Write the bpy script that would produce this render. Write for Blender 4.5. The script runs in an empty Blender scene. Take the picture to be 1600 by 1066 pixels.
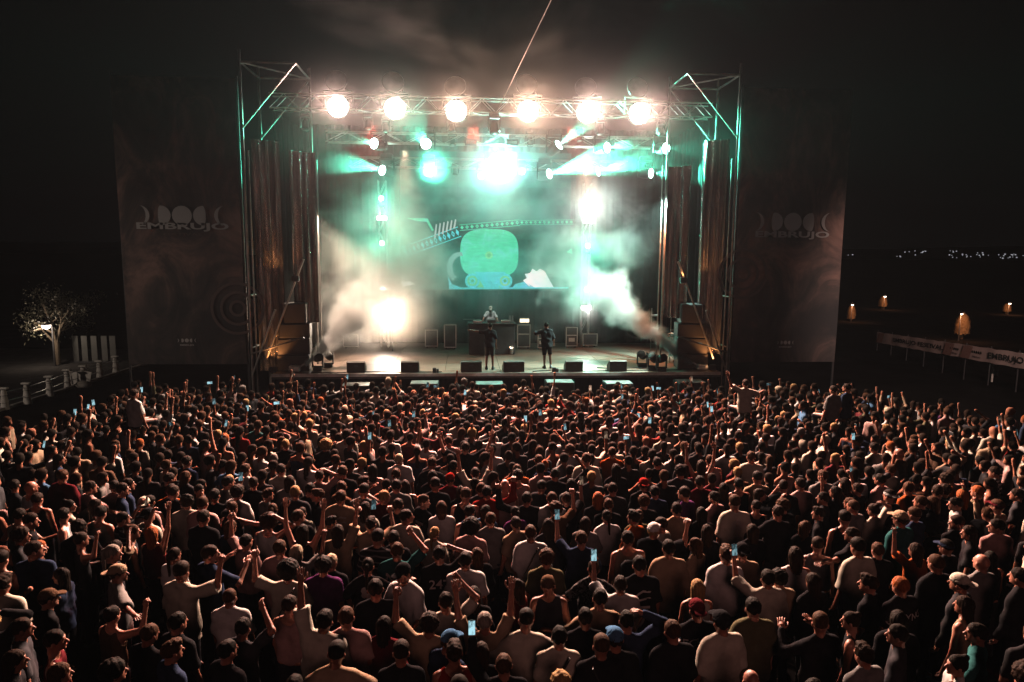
import bpy, bmesh, math, random
import numpy as np
from mathutils import Vector, Matrix, Euler
random.seed(7); np.random.seed(7)
scene = bpy.context.scene
col = scene.collection
R = math.radians

# ------------------------------------------------------------------ camera
CAM = np.array([-0.95, -25.0, 5.7]); YAW, PITCH, ROLL, FPX = R(4), R(7.4), R(0.42), 1067.0
cf = np.array([math.sin(YAW)*math.cos(PITCH), math.cos(YAW)*math.cos(PITCH), -math.sin(PITCH)])
cr_ = np.array([math.cos(YAW), -math.sin(YAW), 0.0]); cu_ = np.cross(cr_, cf)
cr = cr_*math.cos(ROLL)+cu_*math.sin(ROLL); cu = -cr_*math.sin(ROLL)+cu_*math.cos(ROLL)
cam_d = bpy.data.cameras.new('camera'); cam = bpy.data.objects.new('camera', cam_d); col.objects.link(cam)
cam_d.sensor_width = 36; cam_d.lens = 36*FPX/1600; cam_d.clip_start = .1; cam_d.clip_end = 6000
cam.matrix_world = Matrix(((cr[0], cu[0], -cf[0], CAM[0]), (cr[1], cu[1], -cf[1], CAM[1]), (cr[2], cu[2], -cf[2], CAM[2]), (0, 0, 0, 1)))
scene.camera = cam
def ray(x, y):
    d = cf*FPX+cr*(x-800)-cu*(y-533); return d/np.linalg.norm(d)
def onY(x, y, Y): d = ray(x, y); return CAM+d*((Y-CAM[1])/d[1])
def onZ(x, y, Z): d = ray(x, y); return CAM+d*((Z-CAM[2])/d[2])
def onD(x, y, D): d = ray(x, y); return CAM+d*(D/(d@cf))
def px(P):
    v = np.array(P)-CAM; z = v@cf; return 800+FPX*(v@cr)/z, 533-FPX*(v@cu)/z, FPX/z

# ------------------------------------------------------------------ night sky and exposure
world = bpy.data.worlds.new('World'); scene.world = world; world.use_nodes = True
wn = world.node_tree.nodes; wl = world.node_tree.links
wn['Background'].inputs['Color'].default_value = (1.0, .93, .92, 1); wn['Background'].inputs['Strength'].default_value = .0012
vs = scene.view_settings
vs.view_transform = 'Standard'; vs.look = 'None'; vs.exposure = 0; vs.gamma = 1; vs.use_curve_mapping = False
cy = scene.cycles
cy.use_denoising = True
try: cy.denoiser = 'OPENIMAGEDENOISE'
except Exception: pass
cy.max_bounces = 3; cy.diffuse_bounces = 0; cy.glossy_bounces = 2; cy.transmission_bounces = 2; cy.volume_bounces = 0
cy.transparent_max_bounces = 6; cy.sample_clamp_indirect = 3; cy.sample_clamp_direct = 0
cy.volume_step_rate = 1.0; cy.volume_max_steps = 256
cy.use_light_tree = True
scene.render.film_transparent = False

# ------------------------------------------------------------------ lamps of the show (built again as fixtures further down) and added fill lights
def lamp(name, kind, loc, power, color, aim=None, size=40, blend=.6, radius=.08):
    d = bpy.data.lights.new(name, kind); d.energy = power; d.color = color; d.shadow_soft_size = radius
    if kind == 'SPOT': d.spot_size = R(size); d.spot_blend = blend
    o = bpy.data.objects.new(name, d); col.objects.link(o); o.location = Vector(loc)
    if aim is not None: o.rotation_euler = (Vector(aim)-Vector(loc)).to_track_quat('-Z', 'Y').to_euler()
    return o
WARM = (1, .64, .52); TEAL = (.10, 1, .62); CYAN = (.25, .9, 1); AMBER = (1, .38, .12)
BLIND = [onY(x, y, 2.0) for x, y in ((528, 167), (617, 170), (713, 174), (825, 174), (917, 176), (998, 178))]
DECKZ = 1.25; P_BLIND = 19000; P_T = 42.0
for i, b in enumerate(BLIND):
    lamp('blinder_beam', 'SPOT', b+np.array([0, -.5, 0]), P_BLIND*(1.05, .9, .8, 1.3, .95, 1.1)[i], WARM if i not in (2, 3) else (1, .60, .42), (b[0]*1.05, -24, 5), 118, 1, .25)
# fill spots added far behind the camera to brighten the crowd's backs
for x, pw, c in ((-1.5, 1500, (1, .50, .45)), (3.0, 1900, (1, .42, .37))):
    lamp('rear_fill', 'SPOT', (x, -46, 13), pw, c, (x*1.0, -11, 2), 34, 1, 5)
for x, tx in ((-9.0, -11.2), (9.5, 11.5)):
    lamp('banner_fill', 'SPOT', (x, -40, 12), 850, (1, .86, .82), (tx, 0, 7), 16, .8, .4)  # unseen spots added to lift the dim wing banners
lamp('road_fill', 'SPOT', (-26, -12, 7), 1500, (1, .80, .66), (-17, 2, 0), 75, .8, .2)  # added fill for the roadside posts, no lamp stands here
lamp('fence_fill', 'SPOT', (13, -14, 8), 6500, (1, .66, .56), (21, 8, 1), 55, .9, .3)  # added fill that brightens the fence banner, no fixture built
lamp('booth_fill', 'SPOT', (.6, 2.4, 10.6), 2800, (.92, 1, .96), (.2, 5.8, 2.9), 9, .6, .1)  # extra spot added to brighten the DJ
for x, z, aim, pw in ((-.6, 10.5, (-.6, -9.5, 1.6), 30000), (3.0, 10.5, (4.4, -10.0, 1.6), 20000), (-4.3, 10.5, (-4.6, -11.0, 1.6), 16000)):
    lamp('crowd_beam', 'SPOT', (x, 1.7, z), pw, (1, .09, .05), aim, 36, 1, .12)
for x in (-3.4, 1.0, 4.2):
    lamp('floor_fill', 'SPOT', (x, 4.3, 9.9), 1500, (1, .60, .40), (x*.9, 2.2, DECKZ), 52, 1, .1)  # extra spots added to warm the tone of the stage floor
# ------------------------------------------------------------------ shader helper: arithmetic on sockets
class S:
    def __init__(s, nt, sock): s.nt = nt; s.k = sock
    def _m(s, op, *o):
        n = s.nt.nodes.new('ShaderNodeMath'); n.operation = op
        for i, v in enumerate((s,)+o):
            if isinstance(v, S): s.nt.links.new(v.k, n.inputs[i])
            else: n.inputs[i].default_value = v
        return S(s.nt, n.outputs[0])
    def __add__(s, o): return s._m('ADD', o)
    __radd__ = __add__
    def __mul__(s, o): return s._m('MULTIPLY', o)
    __rmul__ = __mul__
    def __sub__(s, o): return s._m('SUBTRACT', o)
    def __rsub__(s, o): return (s*-1)+o
    def __truediv__(s, o): return s._m('DIVIDE', o)
    def __pow__(s, o): return s._m('POWER', o)
    def mx(s, o): return s._m('MAXIMUM', o)
    def mn(s, o): return s._m('MINIMUM', o)
    def sat(s): return s.mx(0.0).mn(1.0)
    def sqrt(s): return s._m('SQRT')
    def sin(s): return s._m('SINE')
    def abs(s): return s._m('ABSOLUTE')
    def smooth(s, a, b):
        n = s.nt.nodes.new('ShaderNodeMapRange'); n.interpolation_type = 'SMOOTHSTEP'
        s.nt.links.new(s.k, n.inputs['Value']); n.inputs['From Min'].default_value = a; n.inputs['From Max'].default_value = b
        return S(s.nt, n.outputs[0])
def new_mat(name):
    m = bpy.data.materials.new(name); m.use_nodes = True; nt = m.node_tree
    return m, nt, nt.nodes, nt.links
def coord(nt, kind='Object', scale=(1, 1, 1), loc=(0, 0, 0)):
    t = nt.nodes.new('ShaderNodeTexCoord'); mp = nt.nodes.new('ShaderNodeMapping')
    mp.inputs['Scale'].default_value = scale; mp.inputs['Location'].default_value = loc
    nt.links.new(t.outputs[kind], mp.inputs['Vector']); return mp.outputs[0]
def xyz(nt, vec):
    n = nt.nodes.new('ShaderNodeSeparateXYZ'); nt.links.new(vec, n.inputs[0]); return [S(nt, n.outputs[i]) for i in range(3)]
def noise(nt, vec, scale, detail=4, rough=.55, dist=0):
    n = nt.nodes.new('ShaderNodeTexNoise'); n.inputs['Scale'].default_value = scale; n.inputs['Detail'].default_value = detail
    n.inputs['Roughness'].default_value = rough; n.inputs['Distortion'].default_value = dist
    if vec is not None: nt.links.new(vec, n.inputs['Vector'])
    return S(nt, n.outputs[0])
def ramp(nt, fac, stops):
    n = nt.nodes.new('ShaderNodeValToRGB'); nt.links.new(fac.k, n.inputs[0]); cr0 = n.color_ramp
    while len(cr0.elements) < len(stops): cr0.elements.new(.5)
    for e, (p, c) in zip(cr0.elements, stops): e.position = p; e.color = (*c, 1)
    return n.outputs[0]
def surf(name, color, rough=.6, metal=0, nscale=0, namt=.25, bump=0, bscale=40, spec=.5, emit=None, estr=0):
    m, nt, N, L = new_mat(name); b = N['Principled BSDF']
    b.inputs['Roughness'].default_value = rough; b.inputs['Metallic'].default_value = metal
    b.inputs['Specular IOR Level'].default_value = spec
    b.inputs['Base Color'].default_value = (*color, 1)
    if nscale:
        f = noise(nt, coord(nt), nscale, 5, .6)
        c = ramp(nt, f, [(.3, tuple(v*(1-namt) for v in color)), (.7, tuple(min(1, v*(1+namt)) for v in color))])
        L.new(c, b.inputs['Base Color'])
        r = (f*.3+(rough-.15)); L.new(r.sat().k, b.inputs['Roughness'])
    if bump:
        bn = N.new('ShaderNodeBump'); bn.inputs['Strength'].default_value = bump; bn.inputs['Distance'].default_value = .01
        L.new(noise(nt, coord(nt), bscale, 4, .6).k, bn.inputs['Height']); L.new(bn.outputs[0], b.inputs['Normal'])
    if emit:
        b.inputs['Emission Color'].default_value = (*emit, 1); b.inputs['Emission Strength'].default_value = estr
        m.cycles.emission_sampling = 'NONE'
    return m
def glow(name, color, strength):
    m, nt, N, L = new_mat(name); N.remove(N['Principled BSDF']); e = N.new('ShaderNodeEmission')
    e.inputs[0].default_value = (*color, 1); e.inputs[1].default_value = strength
    L.new(e.outputs[0], N['Material Output'].inputs[0]); m.cycles.emission_sampling = 'NONE'; return m

# ------------------------------------------------------------------ mesh helper
class MB:
    def __init__(s): s.v = []; s.f = []
    def add(s, v, f):
        o = len(s.v); s.v += [tuple(map(float, p)) for p in v]; s.f += [tuple(i+o for i in q) for q in f]; return s
    def box(s, c, d, rot=None, bev=0):
        x, y, z = d[0]/2, d[1]/2, d[2]/2
        if bev:
            b = min(bev, x*.9, y*.9, z*.9); bm = bmesh.new(); bmesh.ops.create_cube(bm, size=2)
            for v in bm.verts: v.co = Vector((v.co.x*x, v.co.y*y, v.co.z*z))
            bmesh.ops.bevel(bm, geom=bm.edges[:], offset=b, segments=1, affect='EDGES')
            vs_ = [v.co.copy() for v in bm.verts]; fs = [tuple(v.index for v in f.verts) for f in bm.faces]; bm.free()
        else:
            vs_ = [Vector((i*x, j*y, k*z)) for i in (-1, 1) for j in (-1, 1) for k in (-1, 1)]
            fs = [(0, 1, 3, 2), (4, 6, 7, 5), (0, 4, 5, 1), (2, 3, 7, 6), (0, 2, 6, 4), (1, 5, 7, 3)]
        M = rot if rot is not None else Matrix.Identity(3)
        return s.add([M@v+Vector(c) for v in vs_], fs)
    def tube(s, a, b, r, r2=None, n=8, cap=True):
        a = Vector(a); b = Vector(b); r2 = r if r2 is None else r2; q = (b-a).to_track_quat('Z', 'Y').to_matrix()
        vs_ = [a+q@Vector((math.cos(t)*r, math.sin(t)*r, 0)) for t in [2*math.pi*i/n for i in range(n)]]
        vs_ += [b+q@Vector((math.cos(t)*r2, math.sin(t)*r2, 0)) for t in [2*math.pi*i/n for i in range(n)]]
        fs = [(i, (i+1) % n, n+(i+1) % n, n+i) for i in range(n)]
        if cap: fs += [tuple(range(n))[::-1], tuple(range(n, 2*n))]
        return s.add(vs_, fs)
    def lathe(s, prof, c=(0, 0, 0), n=20, M=None):
        M = M or Matrix.Identity(3); vs_ = []; fs = []
        for r, z in prof: vs_ += [M@Vector((r*math.cos(2*math.pi*i/n), r*math.sin(2*math.pi*i/n), z))+Vector(c) for i in range(n)]
        for k in range(len(prof)-1): fs += [(k*n+i, k*n+(i+1) % n, (k+1)*n+(i+1) % n, (k+1)*n+i) for i in range(n)]
        return s.add(vs_, fs)
    def poly(s, pts, M=None, th=0.0):
        """flat polygon in x,z at y=0, optional thickness along +y"""
        n = len(pts); M = M or Matrix.Identity(4)
        if not th: return s.add([M@Vector((x, 0, z)) for x, z in pts], [tuple(range(n))])
        v = [M@Vector((x, 0, z)) for x, z in pts]+[M@Vector((x, th, z)) for x, z in pts]
        return s.add(v, [tuple(range(n)), tuple(range(n, 2*n))[::-1]]+[(i, i+n, (i+1) % n+n, (i+1) % n) for i in range(n)])
    def mesh(s, name, mat=None, smooth=False):
        me = bpy.data.meshes.new(name); me.from_pydata(s.v, [], s.f); me.update()
        if mat: me.materials.append(mat)
        if smooth: me.polygons.foreach_set('use_smooth', [True]*len(me.polygons))
        return me
    def build(s, name, mat, parent=None, smooth=False, loc=None):
        return put(name, s.mesh(name, mat, smooth), parent, loc)
def put(name, me, parent=None, loc=None, rot=None):
    o = bpy.data.objects.new(name, me); col.objects.link(o)
    if parent is not None: o.parent = parent
    if loc is not None: o.location = Vector(loc)
    if rot is not None: o.rotation_euler = rot
    return o
def tag(o, label=None, cat=None, group=None, kind=None):
    if label: o['label'] = label
    if cat: o['category'] = cat
    if group: o['group'] = group
    if kind: o['kind'] = kind
    return o
def thing(name, label, cat, loc=(0, 0, 0), rz=0, group=None):
    o = bpy.data.objects.new(name, None); col.objects.link(o); o.location = Vector(loc); o.rotation_euler = (0, 0, rz); o.empty_display_size = .2
    return tag(o, label, cat, group)
def copy_tree(root, loc, rz=None, label=None, rot=None):
    kids = {}
    for o in bpy.data.objects:
        if o.parent: kids.setdefault(o.parent, []).append(o)
    def cp(o, par):
        c = o.copy(); col.objects.link(c); c.parent = par
        for k in kids.get(o, []): cp(k, c)
        return c
    r = cp(root, None); r.location = Vector(loc)
    if rz is not None: r.rotation_euler = (0, 0, rz)
    if rot is not None: r.rotation_euler = rot
    if label: r['label'] = label
    return r
def text_mesh(txt, height, mat, bold=.0, xs=1.0, extrude=0.0):
    c = bpy.data.curves.new('t', 'FONT'); c.body = txt; c.size = 1; c.align_x = 'CENTER'; c.align_y = 'CENTER'; c.offset = bold; c.extrude = extrude
    c.resolution_u = 3
    o = bpy.data.objects.new('t', c); col.objects.link(o)
    dg = bpy.context.evaluated_depsgraph_get(); me = bpy.data.meshes.new_from_object(o.evaluated_get(dg))
    bpy.data.objects.remove(o); bpy.data.curves.remove(c)
    n = len(me.vertices); a = np.empty(n*3, 'f'); me.vertices.foreach_get('co', a); a = a.reshape(-1, 3)
    k = height/max(1e-6, a[:, 1].max()-a[:, 1].min()); b = np.stack([a[:, 0]*k*xs, -a[:, 2], a[:, 1]*k], 1)
    me.vertices.foreach_set('co', b.ravel().astype('f')); me.update(); me.materials.clear(); me.materials.append(mat)
    return me

# ------------------------------------------------------------------ materials
M_black = surf('black_paint', (.03, .03, .032), .5, nscale=3)
M_metal = surf('galvanised_steel', (.26, .25, .24), .5, .7, nscale=4)
M_alu = surf('aluminium', (.6, .6, .6), .35, .9, nscale=3)
M_darkmetal = surf('dark_metal', (.08, .08, .085), .45, .5, nscale=4)
M_grille = surf('speaker_grille', (.045, .042, .04), .55, .3, bump=.6, bscale=140)
M_case = surf('flight_case_board', (.05, .05, .055), .6, nscale=2)
M_edge = surf('case_edge', (.6, .6, .58), .35, .9)
M_rubber = surf('rubber_cable', (.03, .03, .03), .7)
M_white = surf('white_plastic', (.7, .7, .7), .5)
M_screenblack = surf('screen_black', (.02, .025, .025), .35)
M_drape = surf('black_drape', (.016, .016, .018), .95, spec=.1, nscale=1.2, bump=.5, bscale=6)
# ------------------------------------------------------------------ ground and surroundings
g = MB(); g.add([(-900, -120, 0), (900, -120, 0), (900, 1500, 0), (-900, 1500, 0)], [(0, 1, 2, 3)])
tag(g.build('ground', surf('dark_earth', (.010, .009, .009), 1, spec=0, nscale=.6, namt=.4)), kind='structure')
g = MB()
hp = [(-900, 900), (-600, 860), (-300, 900), (0, 930), (300, 880), (600, 840), (900, 900)]
for i in range(6):
    (x0, y0), (x1, y1) = hp[i], hp[i+1]; h = [26, 14, 20, 12, 16, 14, 22]
    g.add([(x0, y0, 0), (x1, y1, 0), (x1, y1+120, h[i+1]), (x0, y0+120, h[i]), (x0, y0+500, 0), (x1, y1+500, 0)], [(0, 1, 2, 3), (3, 2, 5, 4)])
tag(g.build('hills', surf('dark_hill', (.03, .035, .03), .95, nscale=.02)), kind='structure')

DECK = 1.25; XL, XR = -7.95, 8.75
# ------------------------------------------------------------------ stage platform
st = thing('stage', 'raised concert stage with tan floor sheets and a black skirted front', 'stage', (0, 0, 0))
m_deck, nt, N, L = new_mat('stage_floor'); b = N['Principled BSDF']
f = noise(nt, coord(nt, 'Object', (1, 6, 1)), 1.5, 6, .65); f2 = noise(nt, coord(nt), 7, 5, .7)
L.new(ramp(nt, (f*.6+f2*.4), [(.3, (.13, .09, .07)), (.55, (.27, .20, .16)), (.75, (.38, .31, .26))]), b.inputs['Base Color'])
L.new((f2*.35+.22).sat().k, b.inputs['Roughness'])
nx, ny = 8, 8; sx = (XR-XL)/nx; pm = MB().box((0, 0, -.03), (sx-.012, 1.038, .06)).mesh('deck_panel', m_deck)
for i in range(nx):
    for j in range(ny): put('deck_panel', pm, st, (XL+sx*(i+.5), .03+1.05*(j+.5), DECK-random.uniform(0, .004)))
MB().box(((XL+XR)/2, 4.2, DECK-.14), (XR-XL, 8.4, .12)).build('sub_frame', M_darkmetal, st)
MB().box(((XL+XR)/2, -.03, DECK-.05), (XR-XL, .05, .12)).build('edge_trim', M_alu, st)
sk = MB(); n = 260
for i in range(n+1):
    x = XL+(XR-XL)*i/n; y = .02+.035*math.sin(i*1.1)+.02*math.sin(i*.37); sk.v += [(x, y, .0), (x, y, DECK-.2)]
sk.f = [(2*i, 2*i+2, 2*i+3, 2*i+1) for i in range(n)]
sk.build('skirt', M_drape, st, True)
for x in np.linspace(XL+.3, XR-.3, 9):
    for y in (.5, 4.2, 8): MB().tube((x, y, 0), (x, y, DECK-.2), .04).build('support_leg', M_metal, st)

# ------------------------------------------------------------------ drapes
def drape(name, a, b, z0, z1, mat, amp, wl, label, cat='curtain', group=None, n=None, crinkle=0):
    a = Vector(a); b = Vector(b); Lh = (b-a).length; n = n or int(Lh/wl*8); d = (b-a)/Lh; nn = Vector((-d.y, d.x)); nz = 14 if crinkle else 3
    rng = random.Random(hash(name) % 1000+int(a.x*10)); ph = [rng.uniform(0, 6) for _ in range(4)]; m = MB()
    for k in range(nz):
        z = z0+(z1-z0)*k/(nz-1)
        for i in range(n+1):
            s_ = Lh*i/n; q = 2*math.pi*s_/wl
            o = amp*(math.sin(q+ph[0]+crinkle*.6*math.sin(z*.9+ph[3]))+.5*math.sin(q*.43+ph[1])+.35*math.sin(q*2.3+ph[2]+crinkle*z*.5))
            p = a+d*s_+nn*o; m.v.append((p.x, p.y, z))
    m.f = [(k*(n+1)+i, k*(n+1)+i+1, (k+1)*(n+1)+i+1, (k+1)*(n+1)+i) for k in range(nz-1) for i in range(n)]
    return tag(m.build(name, mat, smooth=True), label, cat, group)
drape('back_drape', (-8.3, 8.7), (8.9, 8.7), 1.25, 11.6, M_drape, .07, .5, 'wide black pleated drape closing the back of the stage')
drape('side_drape', (-8.5, 3.6), (-8.3, 8.6), 1.25, 11.2, M_drape, .07, .5, 'black pleated drape closing the stage beside its left tower')
drape('side_drape', (9.0, 8.6), (9.2, 3.6), 1.25, 11.2, M_drape, .07, .5, 'black pleated drape closing the stage beside its right tower')

# ------------------------------------------------------------------ scaffold towers with crinkled plastic
def pipe(a, b, name, parent, r=.035): return MB().tube(a, b, r, n=8).build(name, M_metal, parent)
def tower(x_out, x_in, label):
    t = thing('scaffold_tower', label, 'scaffold tower', ((x_out+x_in)/2, 1.1, 0), group='scaffold towers at the stage corners'); cx, cyy = (x_out+x_in)/2, 1.1
    s_ = 1 if x_out > 0 else -1; Lc = lambda x, y, z: (x-cx, y-cyy, z)
    top = 12.15
    for x, y in ((x_out, 0), (x_in, 0), (x_out, 2.2), (x_in, 2.2)):
        zt = top if (x, y) != (x_in, 0) else top
        if (x, y) == (x_in, 0): continue
        pipe(Lc(x, y, 0), Lc(x, y, zt+.35), 'upright', t, .045)
        pipe(Lc(x+.16*s_*-1, y+.02, 0), Lc(x+.16*s_*-1, y+.02, zt-3), 'upright', t, .028)
    for z in (12.1, ):
        pipe(Lc(x_out, 0, z), Lc(x_in, 0, z), 'ledger', t); pipe(Lc(x_out, 2.2, z), Lc(x_in, 2.2, z), 'ledger', t)
        pipe(Lc(x_out, 0, z), Lc(x_out, 2.2, z), 'ledger', t); pipe(Lc(x_in, 0, z), Lc(x_in, 2.2, z), 'ledger', t)
        pipe(Lc(x_out, 0, z), Lc(x_in, 2.2, z-.0), 'brace', t, .03)
    for z in (4.1, 2.2): pipe(Lc(x_out, 0, z), Lc(x_out, 2.2, z), 'ledger', t, .03)
    pipe(Lc(x_in, 0, 12.1), Lc(x_out, 0, 9.9), 'brace', t); pipe(Lc(x_in, 2.2, 12.1), Lc(x_out, 2.2, 9.9), 'brace', t)
    pipe(Lc(x_in, .3, 5.4), Lc(x_out+.4*-s_, .3, 1.7), 'brace', t); pipe(Lc(x_out-.9*s_, -.05, 3.6), Lc(x_out, -.05, 1.2), 'brace', t)
    pipe(Lc(x_out, -.05, 2.0), Lc(x_in, -.05, 2.6), 'brace', t, .03)
    for x, y in ((x_out, 0), (x_out, 2.2), (x_in, 2.2)): MB().box(Lc(x, y, .03), (.3, .3, .06)).build('base_plate', M_metal, t)
    return t
tower(-8.62, -6.75, 'tall galvanised scaffold tower at the left corner of the stage')
tower(8.98, 7.05, 'tall galvanised scaffold tower at the right corner of the stage')
m_pl, nt, N, L = new_mat('crinkled_plastic'); b = N['Principled BSDF']
b.inputs['Base Color'].default_value = (.20, .19, .18, 1); b.inputs['Metallic'].default_value = .85; b.inputs['Roughness'].default_value = .24
L.new(ramp(nt, noise(nt, coord(nt, 'Object', (6, 6, .25)), 1.3, 4, .6, .5), [(.38, (.03, .03, .03)), (.54, (.22, .21, .2)), (.68, (.62, .6, .58))]), b.inputs['Base Color'])  # pale vertical streaks in the colour stand in for reflected lamps
bn = N.new('ShaderNodeBump'); bn.inputs['Strength'].default_value = 1.0; bn.inputs['Distance'].default_value = .05
L.new(noise(nt, coord(nt, 'Object', (5, 5, .35)), 4, 6, .65, 1.6).k, bn.inputs['Height']); L.new(bn.outputs[0], b.inputs['Normal'])
drape('plastic_sheet', (-8.45, .35), (-7.6, .8), 1.3, 9.6, m_pl, .05, .27, 'crinkled shiny plastic sheet hanging in the left scaffold tower', 'plastic sheet', 'plastic sheets in the towers', crinkle=1)
drape('plastic_sheet', (8.0, .8), (8.85, .35), 1.9, 9.9, m_pl, .05, .27, 'crinkled shiny plastic sheet hanging in the right scaffold tower', 'plastic sheet', 'plastic sheets in the towers', crinkle=1)
drape('plastic_sheet', (-7.25, .8), (-6.5, 1.4), 3.0, 9.3, m_pl, .05, .3, 'narrow crinkled plastic sheet behind the left loudspeaker stack', 'plastic sheet', 'plastic sheets in the towers', crinkle=1)
drape('plastic_sheet', (6.9, 1.4), (7.6, .8), 3.2, 9.0, m_pl, .05, .3, 'narrow crinkled plastic sheet behind the right loudspeaker stack', 'plastic sheet', 'plastic sheets in the towers', crinkle=1)

# small amber flood lamps standing inside the towers
def flood(x, y, z, aim, label, pw, c=AMBER):
    t = thing('flood_lamp', label, 'flood lamp', (x, y, z), group='amber flood lamps in the towers')
    MB().box((0, 0, .12), (.26, .12, .2), bev=.02).build('housing', M_black, t)
    MB().box((0, .062, .12), (.2, .01, .15)).build('lens', glow('amber_lens', (1, .45, .2), 3) if 'amber_lens' not in bpy.data.materials else bpy.data.materials['amber_lens'], t)
    MB().box((0, 0, .01), (.2, .16, .02)).build('foot', M_darkmetal, t)
    lamp('amber_beam', 'SPOT', (x, y+.1, z+.25), pw*.28, c, aim, 95, .8, .05)
flood(-7.9, .02, 1.3, (-7.9, .6, 3.2), 'small amber flood lamp at the foot of the left tower', 600)
flood(-7.0, .05, 4.6, (-7.9, .6, 6.3), 'small amber flood lamp halfway up the left tower', 260)
flood(8.45, .02, 1.3, (8.4, .6, 3.4), 'small amber flood lamp at the foot of the right tower', 600)
flood(7.2, .05, 4.6, (8.3, .6, 6.4), 'small amber flood lamp halfway up the right tower', 260)

# ------------------------------------------------------------------ trusses
def truss(a, b, s_, label, step=.5, group='lighting trusses over the stage'):
    a = Vector(a); b = Vector(b); d = (b-a); Ln = d.length; d /= Ln; side = Vector((0, 0, 1)).cross(d) if abs(d.z) < .5 else Vector((0, 1, 0)); side.normalize(); up = d.cross(side)
    t = thing('truss', label, 'truss', a, group=group)
    cs = [side*i*s_/2+up*j*s_/2 for i in (-1, 1) for j in (-1, 1)]
    for c in cs: MB().tube(c, d*Ln+c, .028, n=8).build('chord', M_alu, t)
    n = int(Ln/step); q = Ln/n
    for (c0, c1) in ((cs[0], cs[1]), (cs[2], cs[3]), (cs[0], cs[2])):
        ms = [MB().tube(c0, d*q+c1, .013, n=5, cap=False).mesh('brace', M_alu), MB().tube(c1, d*q+c0, .013, n=5, cap=False).mesh('brace', M_alu)]
        for k in range(n): put('brace', ms[k % 2], t, d*q*k)
    return t
truss((-8.2, 2.2, 11.25), (8.7, 2.2, 11.25), .52, 'front lighting truss carrying the six big floodlights', .52)
truss((-6.6, 4.4, 10.35), (7.0, 4.4, 10.35), .4, 'middle lighting truss carrying the upper row of green moving heads', .8)
truss((-6.0, 6.3, 9.6), (6.4, 6.3, 9.6), .4, 'rear lighting truss above the top edge of the screen', .8)
xl = onY(598, 400, 6.8)[0]; xr = onY(917, 400, 6.8)[0]
truss((xl, 7.05, DECK), (xl, 7.05, 8.9), .35, 'upright truss post of lamps left of the screen', .7, 'upright truss posts beside the screen')
truss((xr, 7.05, DECK), (xr, 7.05, 8.9), .35, 'upright truss post of lamps right of the screen', .7, 'upright truss posts beside the screen')

# ------------------------------------------------------------------ big floodlights on the front truss
ordn = ['first', 'second', 'third', 'fourth', 'fifth', 'sixth', 'seventh', 'eighth']
G_flood = glow('flood_lens', (1, .96, .93), 16)
fm = None
for i, p in enumerate(BLIND):
    lab = 'blazing white floodlight on the front truss, %s from the left' % ordn[i]
    if fm is None:
        t = fm = thing('floodlight', lab, 'floodlight', p, group='big floodlights on the front truss')
        RX = Matrix.Rotation(R(90), 3, 'X')
        MB().lathe([(.10, -.42), (.34, -.34), (.42, -.1), (.44, .02), (.41, .04), (.39, .02)], M=RX, n=28).build('reflector_shell', M_metal, t, True)
        MB().lathe([(.0001, -.02), (.26, -.01), (.39, .0)], M=RX, n=28).build('lens', G_flood, t, True)
        MB().box((-.54, .1, .25), (.03, .08, .7)).box((.54, .1, .25), (.03, .08, .7)).box((0, .1, .6), (1.11, .08, .03)).build('yoke', M_metal, t)
        MB().lathe([(.05, -.30), (.28, -.26), (.40, -.08), (.42, .0), (.39, .02), (.38, -.02), (.0001, -.06)], (-.06, .1, .98), M=Matrix.Rotation(R(72), 3, 'X'), n=24).build('upper_bowl', M_darkmetal, t, True)
        MB().tube((-.3, .1, .6), (-.3, .1, .7), .03).tube((.3, .1, .6), (.3, .1, .7), .03).build('clamp', M_darkmetal, t)
    else: copy_tree(fm, p, label=lab, rot=(R((0, 3, -4, 5, -2, 4)[i]), 0, R((0, 7, -5, 3, -8, 6)[i])))

# ------------------------------------------------------------------ moving heads
def moving_head(p, aim, label, lit=None, strength=8, hang=True, scale=1.0, group='moving heads over the stage', name='moving_head', spot=None):
    """fixture body, yoke, head and lens; the lens faces 'aim'"""
    t = thing(name, label, 'stage light', p, group=group); t.scale = (scale,)*3
    s_ = 1 if hang else -1
    MB().box((0, 0, .40*s_), (.34, .26, .13), bev=.02).build('base', M_black, t)
    MB().box((-.19, 0, .12*s_), (.04, .12, .46)).box((.19, 0, .12*s_), (.04, .12, .46)).box((0, 0, .32*s_), (.4, .12, .04)).build('yoke', M_black, t)
    q = (Vector(aim)-Vector(p)).to_track_quat('Z', 'Y').to_matrix()
    MB().lathe([(.0001, -.22), (.10, -.21), (.14, -.1), (.15, .12), (.155, .2), (.135, .2)], M=q, n=18).build('head', M_black, t, True)
    MB().lathe([(.0001, .205), (.08, .2), (.135, .185)], M=q, n=18).build('lens', lit or M_screenblack, t, True)
    if spot:
        pw, c, size = spot; bl_d = 1 if size == 84 else .5; d = (Vector(aim)-Vector(p)).normalized()
        lamp('stage_beam', 'SPOT', Vector(p)+d*.26*scale, pw, c, aim, size, bl_d, .05)
    return t
G_teal = glow('teal_lens', (.55, 1, .85), 12); G_white = glow('white_lens', (1, .97, .92), 9); G_tealdim = glow('teal_lens_dim', (.25, .95, .7), 1.2)
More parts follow.
